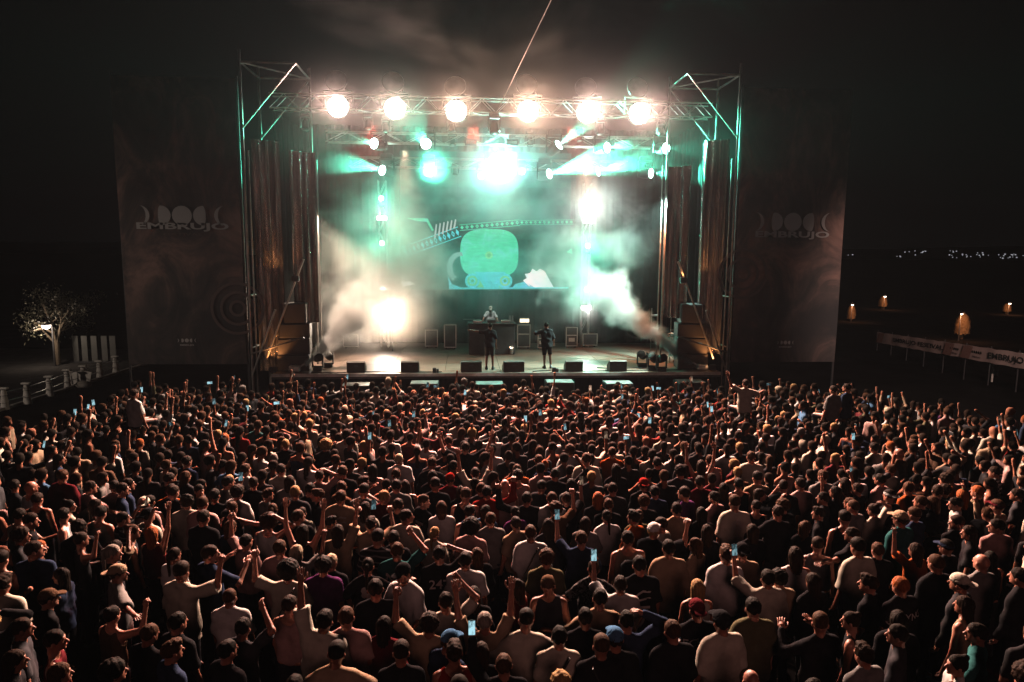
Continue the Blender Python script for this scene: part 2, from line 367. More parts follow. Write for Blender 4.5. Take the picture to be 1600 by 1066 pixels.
# (pixel x, y, depth plane, direction of the beam, lit, power)
G_teal.node_tree.nodes['Emission'].inputs[1].default_value = 20
TH = [(592, 226, 4.4, (-1, -1.6, .0), 1, 480), (668, 228, 4.4, (-.15, -1, .1), 1, 600), (865, 233, 4.4, (1, -1.0, .75), 1, 900),
      (940, 232, 4.4, (1, -1.3, .0), 1, 560), (1033, 232, 4.4, (1, -2.2, -.3), 1, 260),
      (605, 268, 6.3, (-1, -1.3, .1), 1, 300), (670, 269, 6.3, (.1, -1, -.05), 1, 900), (850, 274, 6.3, (1, -1.0, .2), 1, 1000),
      (925, 270, 6.3, (1, -.8, .2), 1, 1100), (1008, 271, 6.3, (1, -1.1, -.1), 1, 420)]
for i, (x, y, Y, d, lit, pw) in enumerate(TH):
    p = onY(x, y, Y-.2); row = 'upper' if Y < 5 else 'lower'; k = i if i < 5 else i-5
    moving_head(p, p+np.array(d)*4, 'green beaming moving head, %s from the left in the %s row over the screen' % (ordn[k], row), G_teal if lit else G_tealdim, spot=(pw*P_T if 'P_T' in globals() else pw, TEAL, 30), scale=1.6)
# unlit heads hanging in front
for x, y, Y, sc, lb in ((772, 200, 2.0, 1.15, 'dark moving head hanging dead centre under the front truss'), (575, 195, 2.2, .9, 'dark moving head between the first and second floodlight'),
                     (603, 200, 2.2, .8, 'round dark lamp hanging under the second floodlight'), (705, 200, 2.2, .85, 'dark lamp with bright rim under the third floodlight'),
                     (938, 203, 2.2, .95, 'dark round lamp with bright ring between the fifth and sixth floodlight'), (1033, 205, 2.2, .8, 'dark lamp hanging right of the sixth floodlight'),
                     (477, 195, 2.2, .95, 'dark moving head hanging left of the first floodlight'), (707, 222, 4.3, .9, 'dark moving head left of the white glare on the middle truss'),
                     (828, 222, 4.3, .9, 'dark moving head right of the white glare on the middle truss'), (711, 268, 6.2, .8, 'small dark head on the rear truss near the screen top'),
                     (905, 215, 4.3, .9, 'dark moving head beside the third upper green head')):
    p = onY(x, y, Y); moving_head(p, p+np.array([.1, -.6, -2]), lb, None, scale=sc)
for x, lb in ((736, 'flat dark strobe box left of the white glare'), (800, 'flat dark strobe box right of the white glare')):
    p = onY(x, 223, 4.1); t = thing('strobe_box', lb, 'strobe light', p, group='flat strobe boxes on the middle truss')
    MB().box((0, 0, 0), (.5, .2, .26), bev=.03).build('housing', M_darkmetal, t); MB().box((0, -.105, 0), (.42, .01, .12)).build('lens', M_white, t)
    MB().box((0, .1, .2), (.3, .04, .25)).build('bracket', M_metal, t)
# central glare: cluster of lamps aimed straight out
pc = onY(783, 262, 5.6)
t = thing('glare_lamp', 'huge white glaring lamp over the top centre of the screen', 'stage light', pc)
MB().lathe([(.2, .4), (.5, .2), (.66, 0), (.7, -.06), (.66, -.06)], M=Matrix.Rotation(R(90), 3, 'X') @ Matrix.Rotation(0, 3, 'X'), n=28).build('reflector_shell', M_darkmetal, t, True)
MB().lathe([(.0001, .05), (.4, .03), (.64, 0)], M=Matrix.Rotation(R(90), 3, 'X'), n=28).build('lens', glow('glare_lens', (.98, 1, 1), 14), t, True)
MB().box((-.72, .1, .3), (.04, .1, .8)).box((.72, .1, .3), (.04, .1, .8)).box((0, .1, .7), (1.48, .1, .04)).build('yoke', M_darkmetal, t)
lamp('glare_beam', 'SPOT', pc+np.array([0, -.5, 0]), 3600, (.30, 1, .82), pc+np.array([0, -6, -1.2]), 150, 1, .3)
lamp('glare_spill', 'POINT', pc+np.array([0, -.9, -.3]), 160, (.3, 1, .85), radius=.3)
for x, y in ((752, 275), (815, 268)):
    p = onY(x, y, 5.9); moving_head(p, p+np.array([0, -3, -.3]), 'bright head at the %s edge of the white glare' % ('left' if x < 780 else 'right'), G_white, spot=(250, CYAN, 60))

# lamps on the upright posts
for xx, side, rows in ((xl, 'left', ((310, 't'), (341, 'b'), (380, 't'), (450, 'w'), (489, 'B'))), (xr, 'right', ((318, 'w'), (346, 'b'), (384, 't'), (452, 't'), (481, 'b')))):
    for j, (y, kd) in enumerate(rows):
        p = onY(598 if side == 'left' else 917, y, 6.75); p[0] = xx
        if kd in 'tw':
            moving_head(p+np.array([0, 0, 0]), p+np.array([.1 if side == 'left' else -.1, -3, -.2]), '%s lamp on the %s post, %s from the top' % ('teal' if kd == 't' else 'white', side, ordn[j]), G_teal if kd == 't' else G_white, hang=False, scale=.8, group='lamps on the upright posts', spot=(450 if kd == 't' else 150, TEAL if kd == 't' else (1, .95, .88), 110))
        else:
            t = thing('strobe_bar', 'white strobe bar on the %s post, %s from the top' % (side, ordn[j]), 'strobe light', p, group='strobe bars on the upright posts')
            MB().box((0, .05, 0), (.5, .14, .22), bev=.02).build('housing', M_black, t); MB().box((0, -.03, 0), (.44, .02, .16)).build('lens', G_white, t)
            lamp('strobe_beam', 'SPOT', p+np.array([0, -.15, 0]), 220 if kd == 'b' else 400, (1, .93, .86), p+np.array([0, -5, 0]), 140, 1, .1)
# big flood low behind the smoke on the left, and the one high on the right post
pl = onY(612, 494, 5.6)
t = thing('ground_flood', 'glaring flood lamp low at stage left inside the thick smoke', 'flood lamp', pl)
MB().box((0, .1, 0), (.8, .2, .5), bev=.04).build('housing', M_black, t); MB().box((0, -.01, 0), (.7, .02, .4)).build('lens', glow('ground_flood_lens', (1, .93, .82), 10), t)
MB().tube((0, .1, -.25), (0, .1, DECK-pl[2]), .03).build('stand', M_darkmetal, t)
lamp('ground_flood_beam', 'SPOT', pl+np.array([0, -.3, 0]), 1500, (1, .72, .50), pl+np.array([-.8, -5, .5]), 165, 1, .25)
ph = onY(921, 330, 5.8)
lamp('post_flood_beam', 'SPOT', ph+np.array([0, .3, 0]), 560, (.86, 1, .93), ph+np.array([0, -5, .3]), 165, 1, .2)
t = thing('post_flood', 'glaring flood lamp near the top of the right post', 'flood lamp', ph)
MB().box((0, .6, 0), (.6, .2, .5), bev=.04).build('housing', M_black, t); MB().box((0, .49, 0), (.5, .02, .4)).build('lens', G_white, t)
lamp('left_streak_beam', 'SPOT', onY(481, 206, 3.0), 500, (.8, .95, 1), onY(530, 290, 3.2), 14, .6, .03)

# ------------------------------------------------------------------ LED screen
sc_ = thing('led_screen', 'wide LED screen glowing teal with drawn shapes behind the DJ', 'screen', onY(757, 452, 7.3))
bl_ = onY(627, 452, 7.3); tr_ = onY(893, 240, 7.3); base = Vector(onY(757, 452, 7.3))
X0, X1, Z0, Z1 = bl_[0], tr_[0], bl_[2]-.02, tr_[2]
m_led, nt, N, L = new_mat('led_picture'); N.remove(N['Principled BSDF']); e = N.new('ShaderNodeEmission'); L.new(e.outputs[0], N['Material Output'].inputs[0]); m_led.cycles.emission_sampling = 'NONE'
vx, vy, vz = xyz(nt, coord(nt)); f = noise(nt, coord(nt), .9, 4, .6, .6)
L.new(ramp(nt, f, [(.3, (.02, .10, .08)), (.55, (.05, .32, .24)), (.75, (.10, .62, .44))]), e.inputs[0]); e.inputs[1].default_value = .30
nxp, nzp = 12, 8; wx, wz = (X1-X0)/nxp, (Z1-Z0)/nzp
pmesh = MB().box((0, .05, 0), (wx-.006, .1, wz-.006)).mesh('led_panel', m_led)
for i in range(nxp):
    for j in range(nzp): put('led_panel', pmesh, sc_, Vector((X0+wx*(i+.5), 7.3, Z0+wz*(j+.5)))-base)
MB().box(((X0+X1)/2-base.x, .18, (Z0+Z1)/2-base.z), (X1-X0+.1, .1, Z1-Z0+.1)).build('back_frame', M_black, sc_)
def led(name, color, strength):
    m, nt, N, L = new_mat(name); N.remove(N['Principled BSDF']); e = N.new('ShaderNodeEmission'); L.new(e.outputs[0], N['Material Output'].inputs[0]); m.cycles.emission_sampling = 'NONE'
    f = noise(nt, coord(nt, 'Object', (1, 1, 1)), 1.6, 5, .7, .8); f2 = noise(nt, coord(nt, 'Object', (.6, 1, 9)), 2.4, 3, .6)
    L.new(ramp(nt, f, [(.32, tuple(c*.86 for c in color)), (.5, color), (.68, (color[0]*1.6+.02, color[1]*1.02, min(1, color[2]*1.45)))]), e.inputs[0]); L.new(((f2*.7+.65)*strength).k, e.inputs[1]); return m
E_t = led('led_teal', (.10, .86, .48), .78); E_c = led('led_cyan', (.10, .72, .72), .95); E_w = led('led_white', (.92, 1, .98), 1.1); E_y = glow('led_olive', (.16, .66, .25), .7); E_g = led('led_green', (.25, .85, .35), .8)
def scr(pts, mat, name, lay=1):
    w = [onY(x, y, 7.29) for x, y in pts]
    m = MB(); n = len(w); yy = 7.29-.006*lay
    m.v = [(p[0]-base.x, yy-base.y, p[2]-base.z) for p in w]+[(p[0]-base.x, yy+.004-base.y, p[2]-base.z) for p in w]
    m.f = [tuple(range(n)), tuple(range(n, 2*n))[::-1]]+[(i, i+n, (i+1) % n+n, (i+1) % n) for i in range(n)]
    return m.build(name, mat, sc_)
def circ(cx, cyy, r, n=24, ry=None, a0=0, a1=360): return [(cx+r*math.cos(R(a0+(a1-a0)*i/n)), cyy+(ry or r)*math.sin(R(a0+(a1-a0)*i/n))) for i in range(n+(a1-a0 != 360))]
scr([(764.5+45.5*math.copysign(abs(math.cos(a))**.62, math.cos(a)), 396+38*math.copysign(abs(math.sin(a))**.66, math.sin(a))) for a in np.linspace(0, 2*math.pi, 44)[:-1]], E_t, 'drawn_shape')
scr([(742, 425), (790, 425), (778, 452), (758, 452)], E_c, 'drawn_shape', 2)
scr([(750, 432), (784, 432), (790, 452), (745, 452)], E_g, 'drawn_shape', 1)
for cx in (738, 789):
    for r_, mt, ly in ((11.5, E_c, 3), (8, E_g, 4), (5, E_c, 5), (2.5, E_y, 6)): scr(circ(cx, 439, r_), mt, 'drawn_ring', ly)
scr(circ(764, 399, 6), E_g, 'drawn_ring', 3); scr(circ(764, 399, 3), E_y, 'drawn_ring', 4)
scr([(702, 449.5), (888, 448.5), (888, 451), (702, 452)], E_c, 'drawn_line', 2)
scr([(700, 432), (706, 444), (720, 449), (702, 451)], E_c, 'drawn_shape', 3); scr([(805, 444), (820, 440), (835, 449), (800, 450)], E_c, 'drawn_shape', 3)
# curved claw outline left of the figure
ar = circ(718, 418, 20, 14, 24, 120, 280); ai = circ(721, 418, 14, 14, 18, 120, 280)
scr(ar+ai[::-1], glow('led_grey', (.5, .85, .75), .45), 'drawn_arc', 2)
# white hand shape on the right
scr([(817, 438), (823, 435), (820, 428), (828, 427), (832, 420), (838, 424), (844, 420), (851, 424), (860, 440), (865, 449), (828, 449)], E_w, 'drawn_hand', 3)
# patterned bands
def band(p0, p1, wd, n, mat):
    p0 = np.array(p0, float); p1 = np.array(p1, float); d = (p1-p0)/n; nrm = np.array([-d[1], d[0]])/np.linalg.norm(d)*wd
    for i in range(n):
        c = p0+d*(i+.5); h = d*.36
        scr([tuple(c-h), tuple(c-nrm*.8), tuple(c+h), tuple(c+nrm*.8)], mat, 'drawn_diamond', 3)
        if i % 2: scr([tuple(c-h*.4), tuple(c-nrm*.3), tuple(c+h*.4), tuple(c+nrm*.3)], M_screenblack, 'drawn_diamond', 4)
    for s_ in (-1, 1): scr([tuple(p0+nrm*s_), tuple(p1+nrm*s_), tuple(p1+nrm*s_*1.2), tuple(p0+nrm*s_*1.2)], mat, 'drawn_line', 2)
band((630, 394), (718, 362), 7, 13, E_c); band((718, 356), (812, 348), 4, 12, E_t); band((812, 348), (896, 347), 3, 12, E_t)
for i in range(6): scr([(678+i*6, 372-i*3), (681+i*6, 350-i*1.5), (683+i*6, 351-i*1.5), (681+i*6, 372-i*3)], glow('led_pale', (.8, .9, .85), .6) if i == 0 else bpy.data.materials['led_pale'], 'drawn_zigzag', 5)
scr([(636, 341), (664, 341), (670, 347), (652, 346)], E_t, 'drawn_shape', 3); scr([(664, 342), (668, 341), (678, 360), (675, 361)], E_t, 'drawn_shape', 3)
scr([(628, 440), (640, 440), (649, 444), (628, 448)], E_w, 'drawn_shape', 3); scr([(885, 394), (893, 388), (894, 397)], E_t, 'drawn_shape', 3)
lamp('screen_spill', 'AREA', (0, 6.9, 6.5), 160, (.2, 1, .72), (0, 0, 5)).data.size = 5

# ------------------------------------------------------------------ DJ booth and cases
bx = onY(768, 552, 4.9)[0]
t = thing('dj_booth', 'dark grey DJ booth with decks on top in the middle of the stage', 'DJ booth', (bx, 5, DECK)); t.scale = (1, 1, 1.26)
MB().box((0, 0, .52), (2.0, .8, 1.04), bev=.02).build('front_panel', surf('booth_cloth', (.16, .16, .16), .8, nscale=2), t)
MB().box((0, 0, 1.07), (2.1, .9, .05), bev=.01).build('top', M_black, t)
for x in (-.62, .62): MB().box((x, 0, 1.13), (.4, .4, .07), bev=.01).lathe([(.14, .17), (.14, .18), (.0001, .18)], (x, 0, 1.0), 20).build('deck_player', M_alu, t)
MB().box((0, 0, 1.14), (.36, .4, .09), bev=.01).build('mixer', M_darkmetal, t)
for x in (.8, .86, .95): MB().tube((x, .2, 1.1), (x, .2, 1.32), .035, .02, 10).build('bottle', M_white, t)
MB().tube((.86, -.35, .0), (.86, -.5, .25), .09).build('side_lamp', M_alu, t)
MB().box((-1.0, 0, 1.2), (.5, .06, .02)).build('laptop_edge', M_white, t)
for i, (x0, x1, y0, y1, Y, lb, slot) in enumerate(((808, 829, 508, 539, 6.3, 'tall flight case with a glowing lamp box on top right of the DJ booth', 1), (840, 851, 518, 538, 6.0, 'small pale edged drawer case just left of the right performer', 2),
      (884, 903, 512, 538, 6.6, 'silver edged rack case behind the right performer', 2), (910, 934, 522, 537, 6.8, 'low flight case at the foot of the right lamp post', 0),
      (694, 713, 508, 541, 6.2, 'tall flight case left of the DJ booth', 0), (664, 684, 516, 541, 6.6, 'flight case two to the left of the DJ booth', 0), (536, 560, 523, 547, 6.5, 'flight case seen through the smoke at stage left', 0))):
    a = onY(x0, y1, Y); c = onY(x1, y0, Y); w = c[0]-a[0]; h = c[2]-DECK; w_ = w
    t = thing('flight_case', lb, 'flight case', ((a[0]+c[0])/2, Y+.3, DECK), group='flight cases at the back of the stage')
    MB().box((0, 0, h/2+.04), (w-.05, .55, h-.08)).build('board', M_case, t)
    for sx_ in (-1, 1):
        MB().box((sx_*(w/2-.02), -.28, h/2+.04), (.035, .03, h-.06)).build('edge', M_edge, t)
    for zz in (.1, h): MB().box((0, -.283, zz), (w, .03, .035)).build('edge', M_edge, t)
    if slot: MB().box((0, -.285, h*.62), (w*.8, .02, .04)).build('handle_slot', M_edge, t)
    if slot == 2: MB().box((0, -.286, h*.4), (w*.5, .02, h*.18)).build('rack_unit', M_edge, t)
    for sx_ in (-1, 1): MB().box((sx_*w*.35, 0, .03), (.06, .3, .06)).build('caster', M_rubber, t)
    if i == 0:
        q = onY(820, 501, Y); t = thing('lamp_box', 'small glowing warm lamp box standing on the tall case', 'stage light', (q[0], Y+.2, DECK+h+.06))
        MB().box((0, .06, .13), (.5, .2, .24), bev=.02).build('housing', M_darkmetal, t); MB().box((0, -.05, .13), (.42, .02, .16)).build('lens', glow('lampbox_lens', (1, .82, .55), 3), t)

# ------------------------------------------------------------------ loudspeakers
def cabinet(x, y, z, w, d, h, label, name='loudspeaker', cat='loudspeaker', group='loudspeaker cabinets in the side stacks', rz=0):
    t = thing(name, label, cat, (x, y, z), rz, group)
    MB().box((0, 0, h/2), (w, d, h), bev=.025).build('cabinet', M_black, t)
    MB().box((0, -d/2-.012, h/2), (w-.08, .02, h-.1)).build('grille', M_grille, t)
    for s_ in (-1, 1): MB().box((s_*(w/2+.004), 0, h*.6), (.012, .18, .06)).build('handle', M_darkmetal, t)
    return t
for x, sd in ((-7.35, 'left'), (7.9, 'right')):
    z = DECK
    for k, (w, h, wd) in enumerate(((1.15, .62, 'bottom'), (1.15, .62, 'second'), (1.1, .55, 'third'), (.8, .75, 'top'))):
        cabinet(x+(.04*k if sd == 'left' else -.04*k), .95, z, w, .8, h-.01, 'black loudspeaker cabinet, %s one of the %s stack' % (wd, sd), rz=R(6 if sd == 'left' else -6)); z += h
for i, (x, y) in enumerate(((557, 572), (641, 572), (736, 572), (802, 572), (896, 572), (964, 571))):
    q = onY(x, 581, .35); w = .78 if i in (2, 3) else .66
    t = thing('wedge_monitor', 'black wedge monitor on the stage edge, %s from the left' % ordn[i], 'loudspeaker', (q[0], .42, DECK), R(random.uniform(-4, 4)), 'wedge monitors along the stage edge')
    m = MB(); h, d = .42, .5
    m.add([(s_*w/2, y_, z_) for s_ in (-1, 1) for y_, z_ in ((-d/2, 0), (d/2, 0), (d/2, .16), (-d/2+.1, h), (-d/2, h-.04))], [(0, 1, 2, 3, 4), (9, 8, 7, 6, 5), (0, 5, 6, 1), (1, 6, 7, 2), (2, 7, 8, 3), (3, 8, 9, 4), (4, 9, 5, 0)])
    m.build('cabinet', surf('wedge_paint', (.055, .045, .04), .6, nscale=4) if i == 0 else bpy.data.materials['wedge_paint'], t)
    MB().add([(s_*(w/2-.04), y_, z_) for s_ in (-1, 1) for y_, z_ in ((d/2-.01, .2), (-d/2+.13, h-.015))], [(0, 2, 3, 1)]).build('grille', M_grille, t)
    MB().box((0, -d/2-.006, .25), (.16, .012, .05)).build('handle', M_darkmetal, t)
for i, (x, y) in enumerate(((556, 602), (663, 599), (765, 600), (875, 597), (967, 599), (1080, 597))):
    q = onY(x, y, -1.1)
    t = cabinet(q[0], -.9, 0, 1.0, .8, max(.7, q[2]), 'black floor loudspeaker against the stage front, %s from the left' % ordn[i], group='floor loudspeakers in front of the stage')
    MB().box((0, -.1, max(.7, q[2])+.012), (.95, .6, .02)).build('top_sheet', M_alu, t)

# ------------------------------------------------------------------ floor lamps, smoke machines, small clutter
for x, y, aim, lb in ((497, 567, (.6, -1, .3), 'dark moving head on the floor at stage left'), (513, 562, (-.5, -.5, .8), 'second dark moving head on the floor at stage left'),
                      (1003, 562, (-.6, -1, .6), 'dark moving head on the floor at stage right, the inner one'), (1020, 566, (-.6, -.6, .9), 'dark moving head on the floor at stage right, middle one'), (1036, 570, (.3, -1, .6), 'dark moving head on the floor at stage right, the outer one')):
    q = onZ(x, y+12, DECK); moving_head((q[0], max(.2, q[1]), DECK+.47), (q[0]+aim[0], q[1]+aim[1], DECK+.47+aim[2]), lb, None, hang=False, group='moving heads on the stage floor')
for x, lb, s_ in ((-7.05, 'small smoke machine spraying from the left stage corner', 1), (8.0, 'small smoke machine spraying from the right stage corner', -1)):
    t = thing('smoke_machine', lb, 'smoke machine', (x, .35, DECK), 0, 'smoke machines at the stage corners')
    MB().box((-.15*s_, 0, .14), (.4, .26, .22), bev=.03).build('tank', M_alu, t); MB().tube((.02*s_, 0, .2), (.2*s_, .05, .3), .04, .025).build('nozzle', M_alu, t)
    MB().tube((-.3*s_, 0, .3), (-.05*s_, 0, .3), .012).build('handle', M_darkmetal, t)
for x, lb in ((679, 'little black box on the stage edge left of centre'), (866, 'little black box at the feet of the right performer')):
    q = onZ(x, 582, DECK); t = thing('junction_box', lb, 'cable box', (q[0], .12, DECK), 0, 'little boxes on the stage edge'); MB().box((0, 0, .09), (.14, .12, .18), bev=.015).build('case', M_black, t); MB().box((.12, 0, .07), (.08, .12, .14), bev=.01).build('socket', M_darkmetal, t)
def cable(pts, label, r=.018):
    m = MB()
    P = [Vector(p) for p in pts]; sm = []
    for i in range(len(P)-1):
        a, b = P[max(0, i-1)], P[i]; c, d = P[i+1], P[min(len(P)-1, i+2)]
        for k in range(6):
            t_ = k/6; sm.append(.5*((2*b)+(c-a)*t_+(2*a-5*b+4*c-d)*t_*t_+(3*b-a-3*c+d)*t_**3))
    sm.append(P[-1])
    for a, b in zip(sm, sm[1:]): m.tube(a, b, r, n=5, cap=False)
    tag(m.build('cable', M_rubber, smooth=True), label, 'cable', 'cables on the stage floor')
cable([(-6.6, .25, DECK+.02), (-5.6, .15, DECK+.02), (-4.4, .3, DECK+.02), (-3.0, .14, DECK+.02), (-1.8, .2, DECK+.02)], 'black cable lying along the left part of the stage edge')
cable([(1.6, .2, DECK+.02), (2.6, .5, DECK+.02), (3.6, .2, DECK+.02), (5.0, .35, DECK+.02), (6.4, .3, DECK+.02), (7.4, .5, DECK+.02)], 'black cable lying along the right part of the stage edge')
cable([(4.2, 1.0, DECK+.02), (4.9, .7, DECK+.02), (5.6, .9, DECK+.02), (6.2, .6, DECK+.02)], 'black cable looping behind the rightmost wedge monitor')
# mic stands and small gear by the right wing
for x, y, Y, lb in ((1018, 500, 2.8, 'thin stand of small gear inside the right wing'), (1048, 520, 2.2, 'thin stand beside the man in the right wing'), (462, 540, 1.6, 'thin stand of small gear beside the left loudspeaker stack')):
    q = onY(x, y, Y); t = thing('gear_stand', lb, 'stand', (q[0], Y, DECK), 0, 'thin stands in the wings')
    MB().tube((0, 0, 0), (0, 0, 2.2), .015).build('pole', M_metal, t)
    for a in range(3): MB().tube((0, 0, .35), (.3*math.cos(a*2.1), .3*math.sin(a*2.1), .01), .012).build('leg', M_metal, t)
    for z in (1.0, 1.35, 1.9): MB().box((.1, -.05, z), (.26, .1, .08), bev=.01).build('gear', M_metal, t)

# ------------------------------------------------------------------ rope from the truss up out of the picture
a = onY(778, 172, 1.85); b1 = onD(863, -4, 21); b2 = onD(1010, -260, 13)
m = MB(); pr = [a, b1, b2]
for p, q in zip(pr, pr[1:]): m.tube(p, q, .014, n=8)
tag(m.build('guy_rope', surf('pale_rope', (.28, .22, .2), .7, nscale=30)), 'pale rope rising from the truss centre out of the picture', 'rope')

# ------------------------------------------------------------------ wing banners
m_ban, nt, N, L = new_mat('banner_print'); b = N['Principled BSDF']; b.inputs['Roughness'].default_value = .85
v = coord(nt, 'Object', (.6, .6, .35)); f = noise(nt, v, 1.1, 7, .62, 1.3); f2 = noise(nt, coord(nt, 'Object', (1, 1, 1), (4, 0, 2)), .35, 4, .5, .6)
L.new(ramp(nt, (f*.65+f2*.35), [(.40, (.045, .047, .05)), (.5, (.10, .085, .08)), (.57, (.24, .16, .14)), (.66, (.46, .29, .24))]), b.inputs['Base Color'])
M_print = surf('banner_letter', (.62, .60, .58), .85); M_print2 = surf('banner_art', (.17, .13, .12), .85)
def moon_row(parent, cx, z, r, gap, mat, y):
    for k, ph in enumerate((-2, -1, 0, 1, 2)):
        n = 20; pts = []
        if ph == 0: pts = [(r*math.cos(2*math.pi*i/n), r*math.sin(2*math.pi*i/n)) for i in range(n)]
        else:
            s_ = 1 if ph < 0 else -1; wdt = .55 if abs(ph) == 1 else -.45 # terminator
            pts = [(s_*r*math.cos(a), r*math.sin(a)) for a in np.linspace(-math.pi/2, math.pi/2, 12)]
            pts += [(-s_*r*wdt*.5*math.cos(a) if abs(ph) == 1 else s_*r*.62*math.cos(a), r*math.sin(a)) for a in np.linspace(math.pi/2, -math.pi/2, 12)[1:-1]]
            if s_ < 0: pts = pts[::-1]
        MB().poly(pts, th=.004).build('moon', mat, parent, loc=(cx+gap*ph, y, z))
def banner(x0, x1, z0, z1, label, tx, mz, tz, tw, lz, lx, ringx, ringz):
    cx = (x0+x1)/2; t = thing('banner', label, 'banner', (cx, .15, 0), group='tall banners flanking the stage')
    m = MB(); n = 24; nz = 16
    for k in range(nz+1):
        for i in range(n+1):
            u = i/n; w = k/nz; m.v.append((x0+(x1-x0)*u-cx, .05*math.sin(u*5+w*3)*math.sin(w*6), z0+(z1-z0)*w))
    m.f = [(k*(n+1)+i, k*(n+1)+i+1, (k+1)*(n+1)+i+1, (k+1)*(n+1)+i) for k in range(nz) for i in range(n)]
    m.build('cloth', m_ban, t, True)
    moon_row(t, tx-cx, mz, .34, .72, M_print, -.10)
    me = text_mesh('EMBRUJO', .30, M_print, .03, 1.0); w = me.vertices and (max(v.co.x for v in me.vertices)-min(v.co.x for v in me.vertices))
    o = put('lettering', me, t, (tx-cx, -.10, tz)); o.scale = (tw/w, 1, 1)
    me = text_mesh('FESTIVAL', .09, M_print2, 0, 1); o = put('lettering', me, t, (tx-cx, -.10, tz-.28)); o.scale = (2.6, 1, 1)
    moon_row(t, lx-cx, lz+.12, .07, .17, M_print, -.10)
    me = text_mesh('EMBRUJO', .07, M_print, .02, 1.6); put('lettering', me, t, (lx-cx, -.10, lz-.05))
    for r_ in (.95, .62, .3):
        pts = [(r_*math.cos(a), r_*math.sin(a)) for a in np.linspace(0, 2*math.pi, 40)]; q = [((r_-.1)*math.cos(a), (r_-.1)*math.sin(a)) for a in np.linspace(0, 2*math.pi, 40)]
        rr = MB(); rr.v = [(x, 0, z) for x, z in pts]+[(x, 0, z) for x, z in q]; rr.f = [(i, i+1, 41+i-0, 40+i) for i in range(39)]
        rr.build('printed_ring', M_print2, t, loc=(ringx-cx, -.1, ringz))
    for x in (x0-.02, x1+.02): MB().tube((x-cx, .12, 0), (x-cx, .12, z1+.1), .04).build('upright', M_darkmetal, t)
    for z in (z0, (z0+z1)/2, z1): MB().tube((x0-cx, .16, z), (x1-cx, .16, z), .03).build('cross_bar', M_darkmetal, t)
a = onY(285, 337, .1); c = onY(285, 354, .1); lo = onY(293, 537, .1); rg = onY(372, 482, .1)
banner(-13.0, -8.85, 1.6, 11.6, 'tall dim banner with moons and EMBRUJO left of the stage', a[0], a[2], c[2], 3.15, lo[2], lo[0], rg[0], rg[2])
a = onY(1238, 347, .1); c = onY(1237, 367, .1); lo = onY(1226, 540, .1); rg = onY(1160, 428, .1)
banner(9.2, 13.3, 1.6, 11.7, 'tall dim banner with moons and EMBRUJO right of the stage', a[0], a[2], c[2], 2.85, lo[2], lo[0], rg[0], rg[2])

# ------------------------------------------------------------------ left: terrace road with white posts, lamp in a tree
rd = MB(); pl_ = [onZ(x, y, 0) for x, y in ((0, 645), (160, 592), (200, 580), (200, 548), (0, 600))]
road = [(-60, -14, .02), (-13.6, -4.5, .02), (-14.6, 8, .02), (-60, 8, .02)]
A = onZ(2, 642, 0); B = onZ(184, 584, 0)
dv = (B-A)/np.linalg.norm(B-A); nv = np.array([-dv[1], dv[0], 0]); P0 = A-dv*14; P1 = B+dv*8
q = [P0, P1, P1+nv*14, P0+nv*14]
rd.add([(p[0], p[1], .006) for p in q], [(0, 1, 2, 3)])
tag(rd.build('road', surf('asphalt', (.04, .038, .037), 1, spec=0, nscale=2, namt=.3)), kind='structure')
kb = MB(); n = 26
for i in range(n): pass
kp = thing('kerb', 'low pale kerb along the foot of the white posts', 'kerb', (A[0], A[1], 0)); kp['kind'] = 'structure'
ang = math.atan2(dv[1], dv[0]); km = MB().box((0, 0, .05), (.96, .14, .10), bev=.01).mesh('kerb_stone', surf('pale_concrete', (.30, .28, .26), .9, nscale=6))
for i in range(-4, 20): put('kerb_stone', km, kp, dv*(i*1.0), (0, 0, ang))
M_post = surf('post_white', (.75, .72, .66), .7, nscale=9, bump=.3); M_band = surf('post_band', (.08, .07, .07), .7)
pt = None
for i, (x, y) in enumerate(((8, 640), (43, 631), (78, 619), (106, 607), (131, 600), (156, 591), (181, 583))):
    p = onZ(x, y, 0); lb = 'white banded roadside post, %s from the left edge' % ordn[i]
    if pt is None:
        pt = thing('roadside_post', lb, 'post', p, group='white banded posts along the road'); ff = [(.15, 0), (.11, .24)], [(.13, .26), (.09, .50)], [(.11, .52), (.07, .74)]
        for pr_ in ff: MB().lathe(list(pr_), n=8).build('sleeve', M_post, pt, True)
        MB().lathe([(.085, 0), (.075, .74), (.0001, .75)], n=8).build('core', M_band, pt)
        MB().box((0, 0, .77), (.3, .14, .06), bev=.01).build('cap', M_post, pt)
    else: copy_tree(pt, p, label=lb)
PXY = ((8, 640), (43, 631), (78, 619), (106, 607), (131, 600), (156, 591), (181, 583))
for i in range(6):
    a, b = onZ(*PXY[i], 0), onZ(*PXY[i+1], 0); d = Vector(b-a)
    t = thing('handrail', 'thin two bar rail between the %s and %s white post' % (ordn[i], ordn[i+1]), 'rail', (a[0], a[1], 0), group='rails between the white posts')
    for z in (.3, .62): MB().tube((0, 0, z), (d.x, d.y, z), .018, n=6).build('bar', M_alu, t)
p = onZ(112, 604, 0); t = thing('piled_boards', 'pale boards and sacks piled behind the fourth post', 'board pile', p)
for k in range(4): MB().box((.25*k-.2, .2, .3+.03*k), (.3, .04, .6-.06*k), Matrix.Rotation(R(6*k-8), 3, 'Y')).build('board', M_post, t)
MB().lathe([(.0001, .26), (.2, .2), (.32, .08), (.3, 0)], (.45, 0, 0), 12).build('sack', surf('sack_cloth', (.35, .32, .28), .9, nscale=5), t, True)
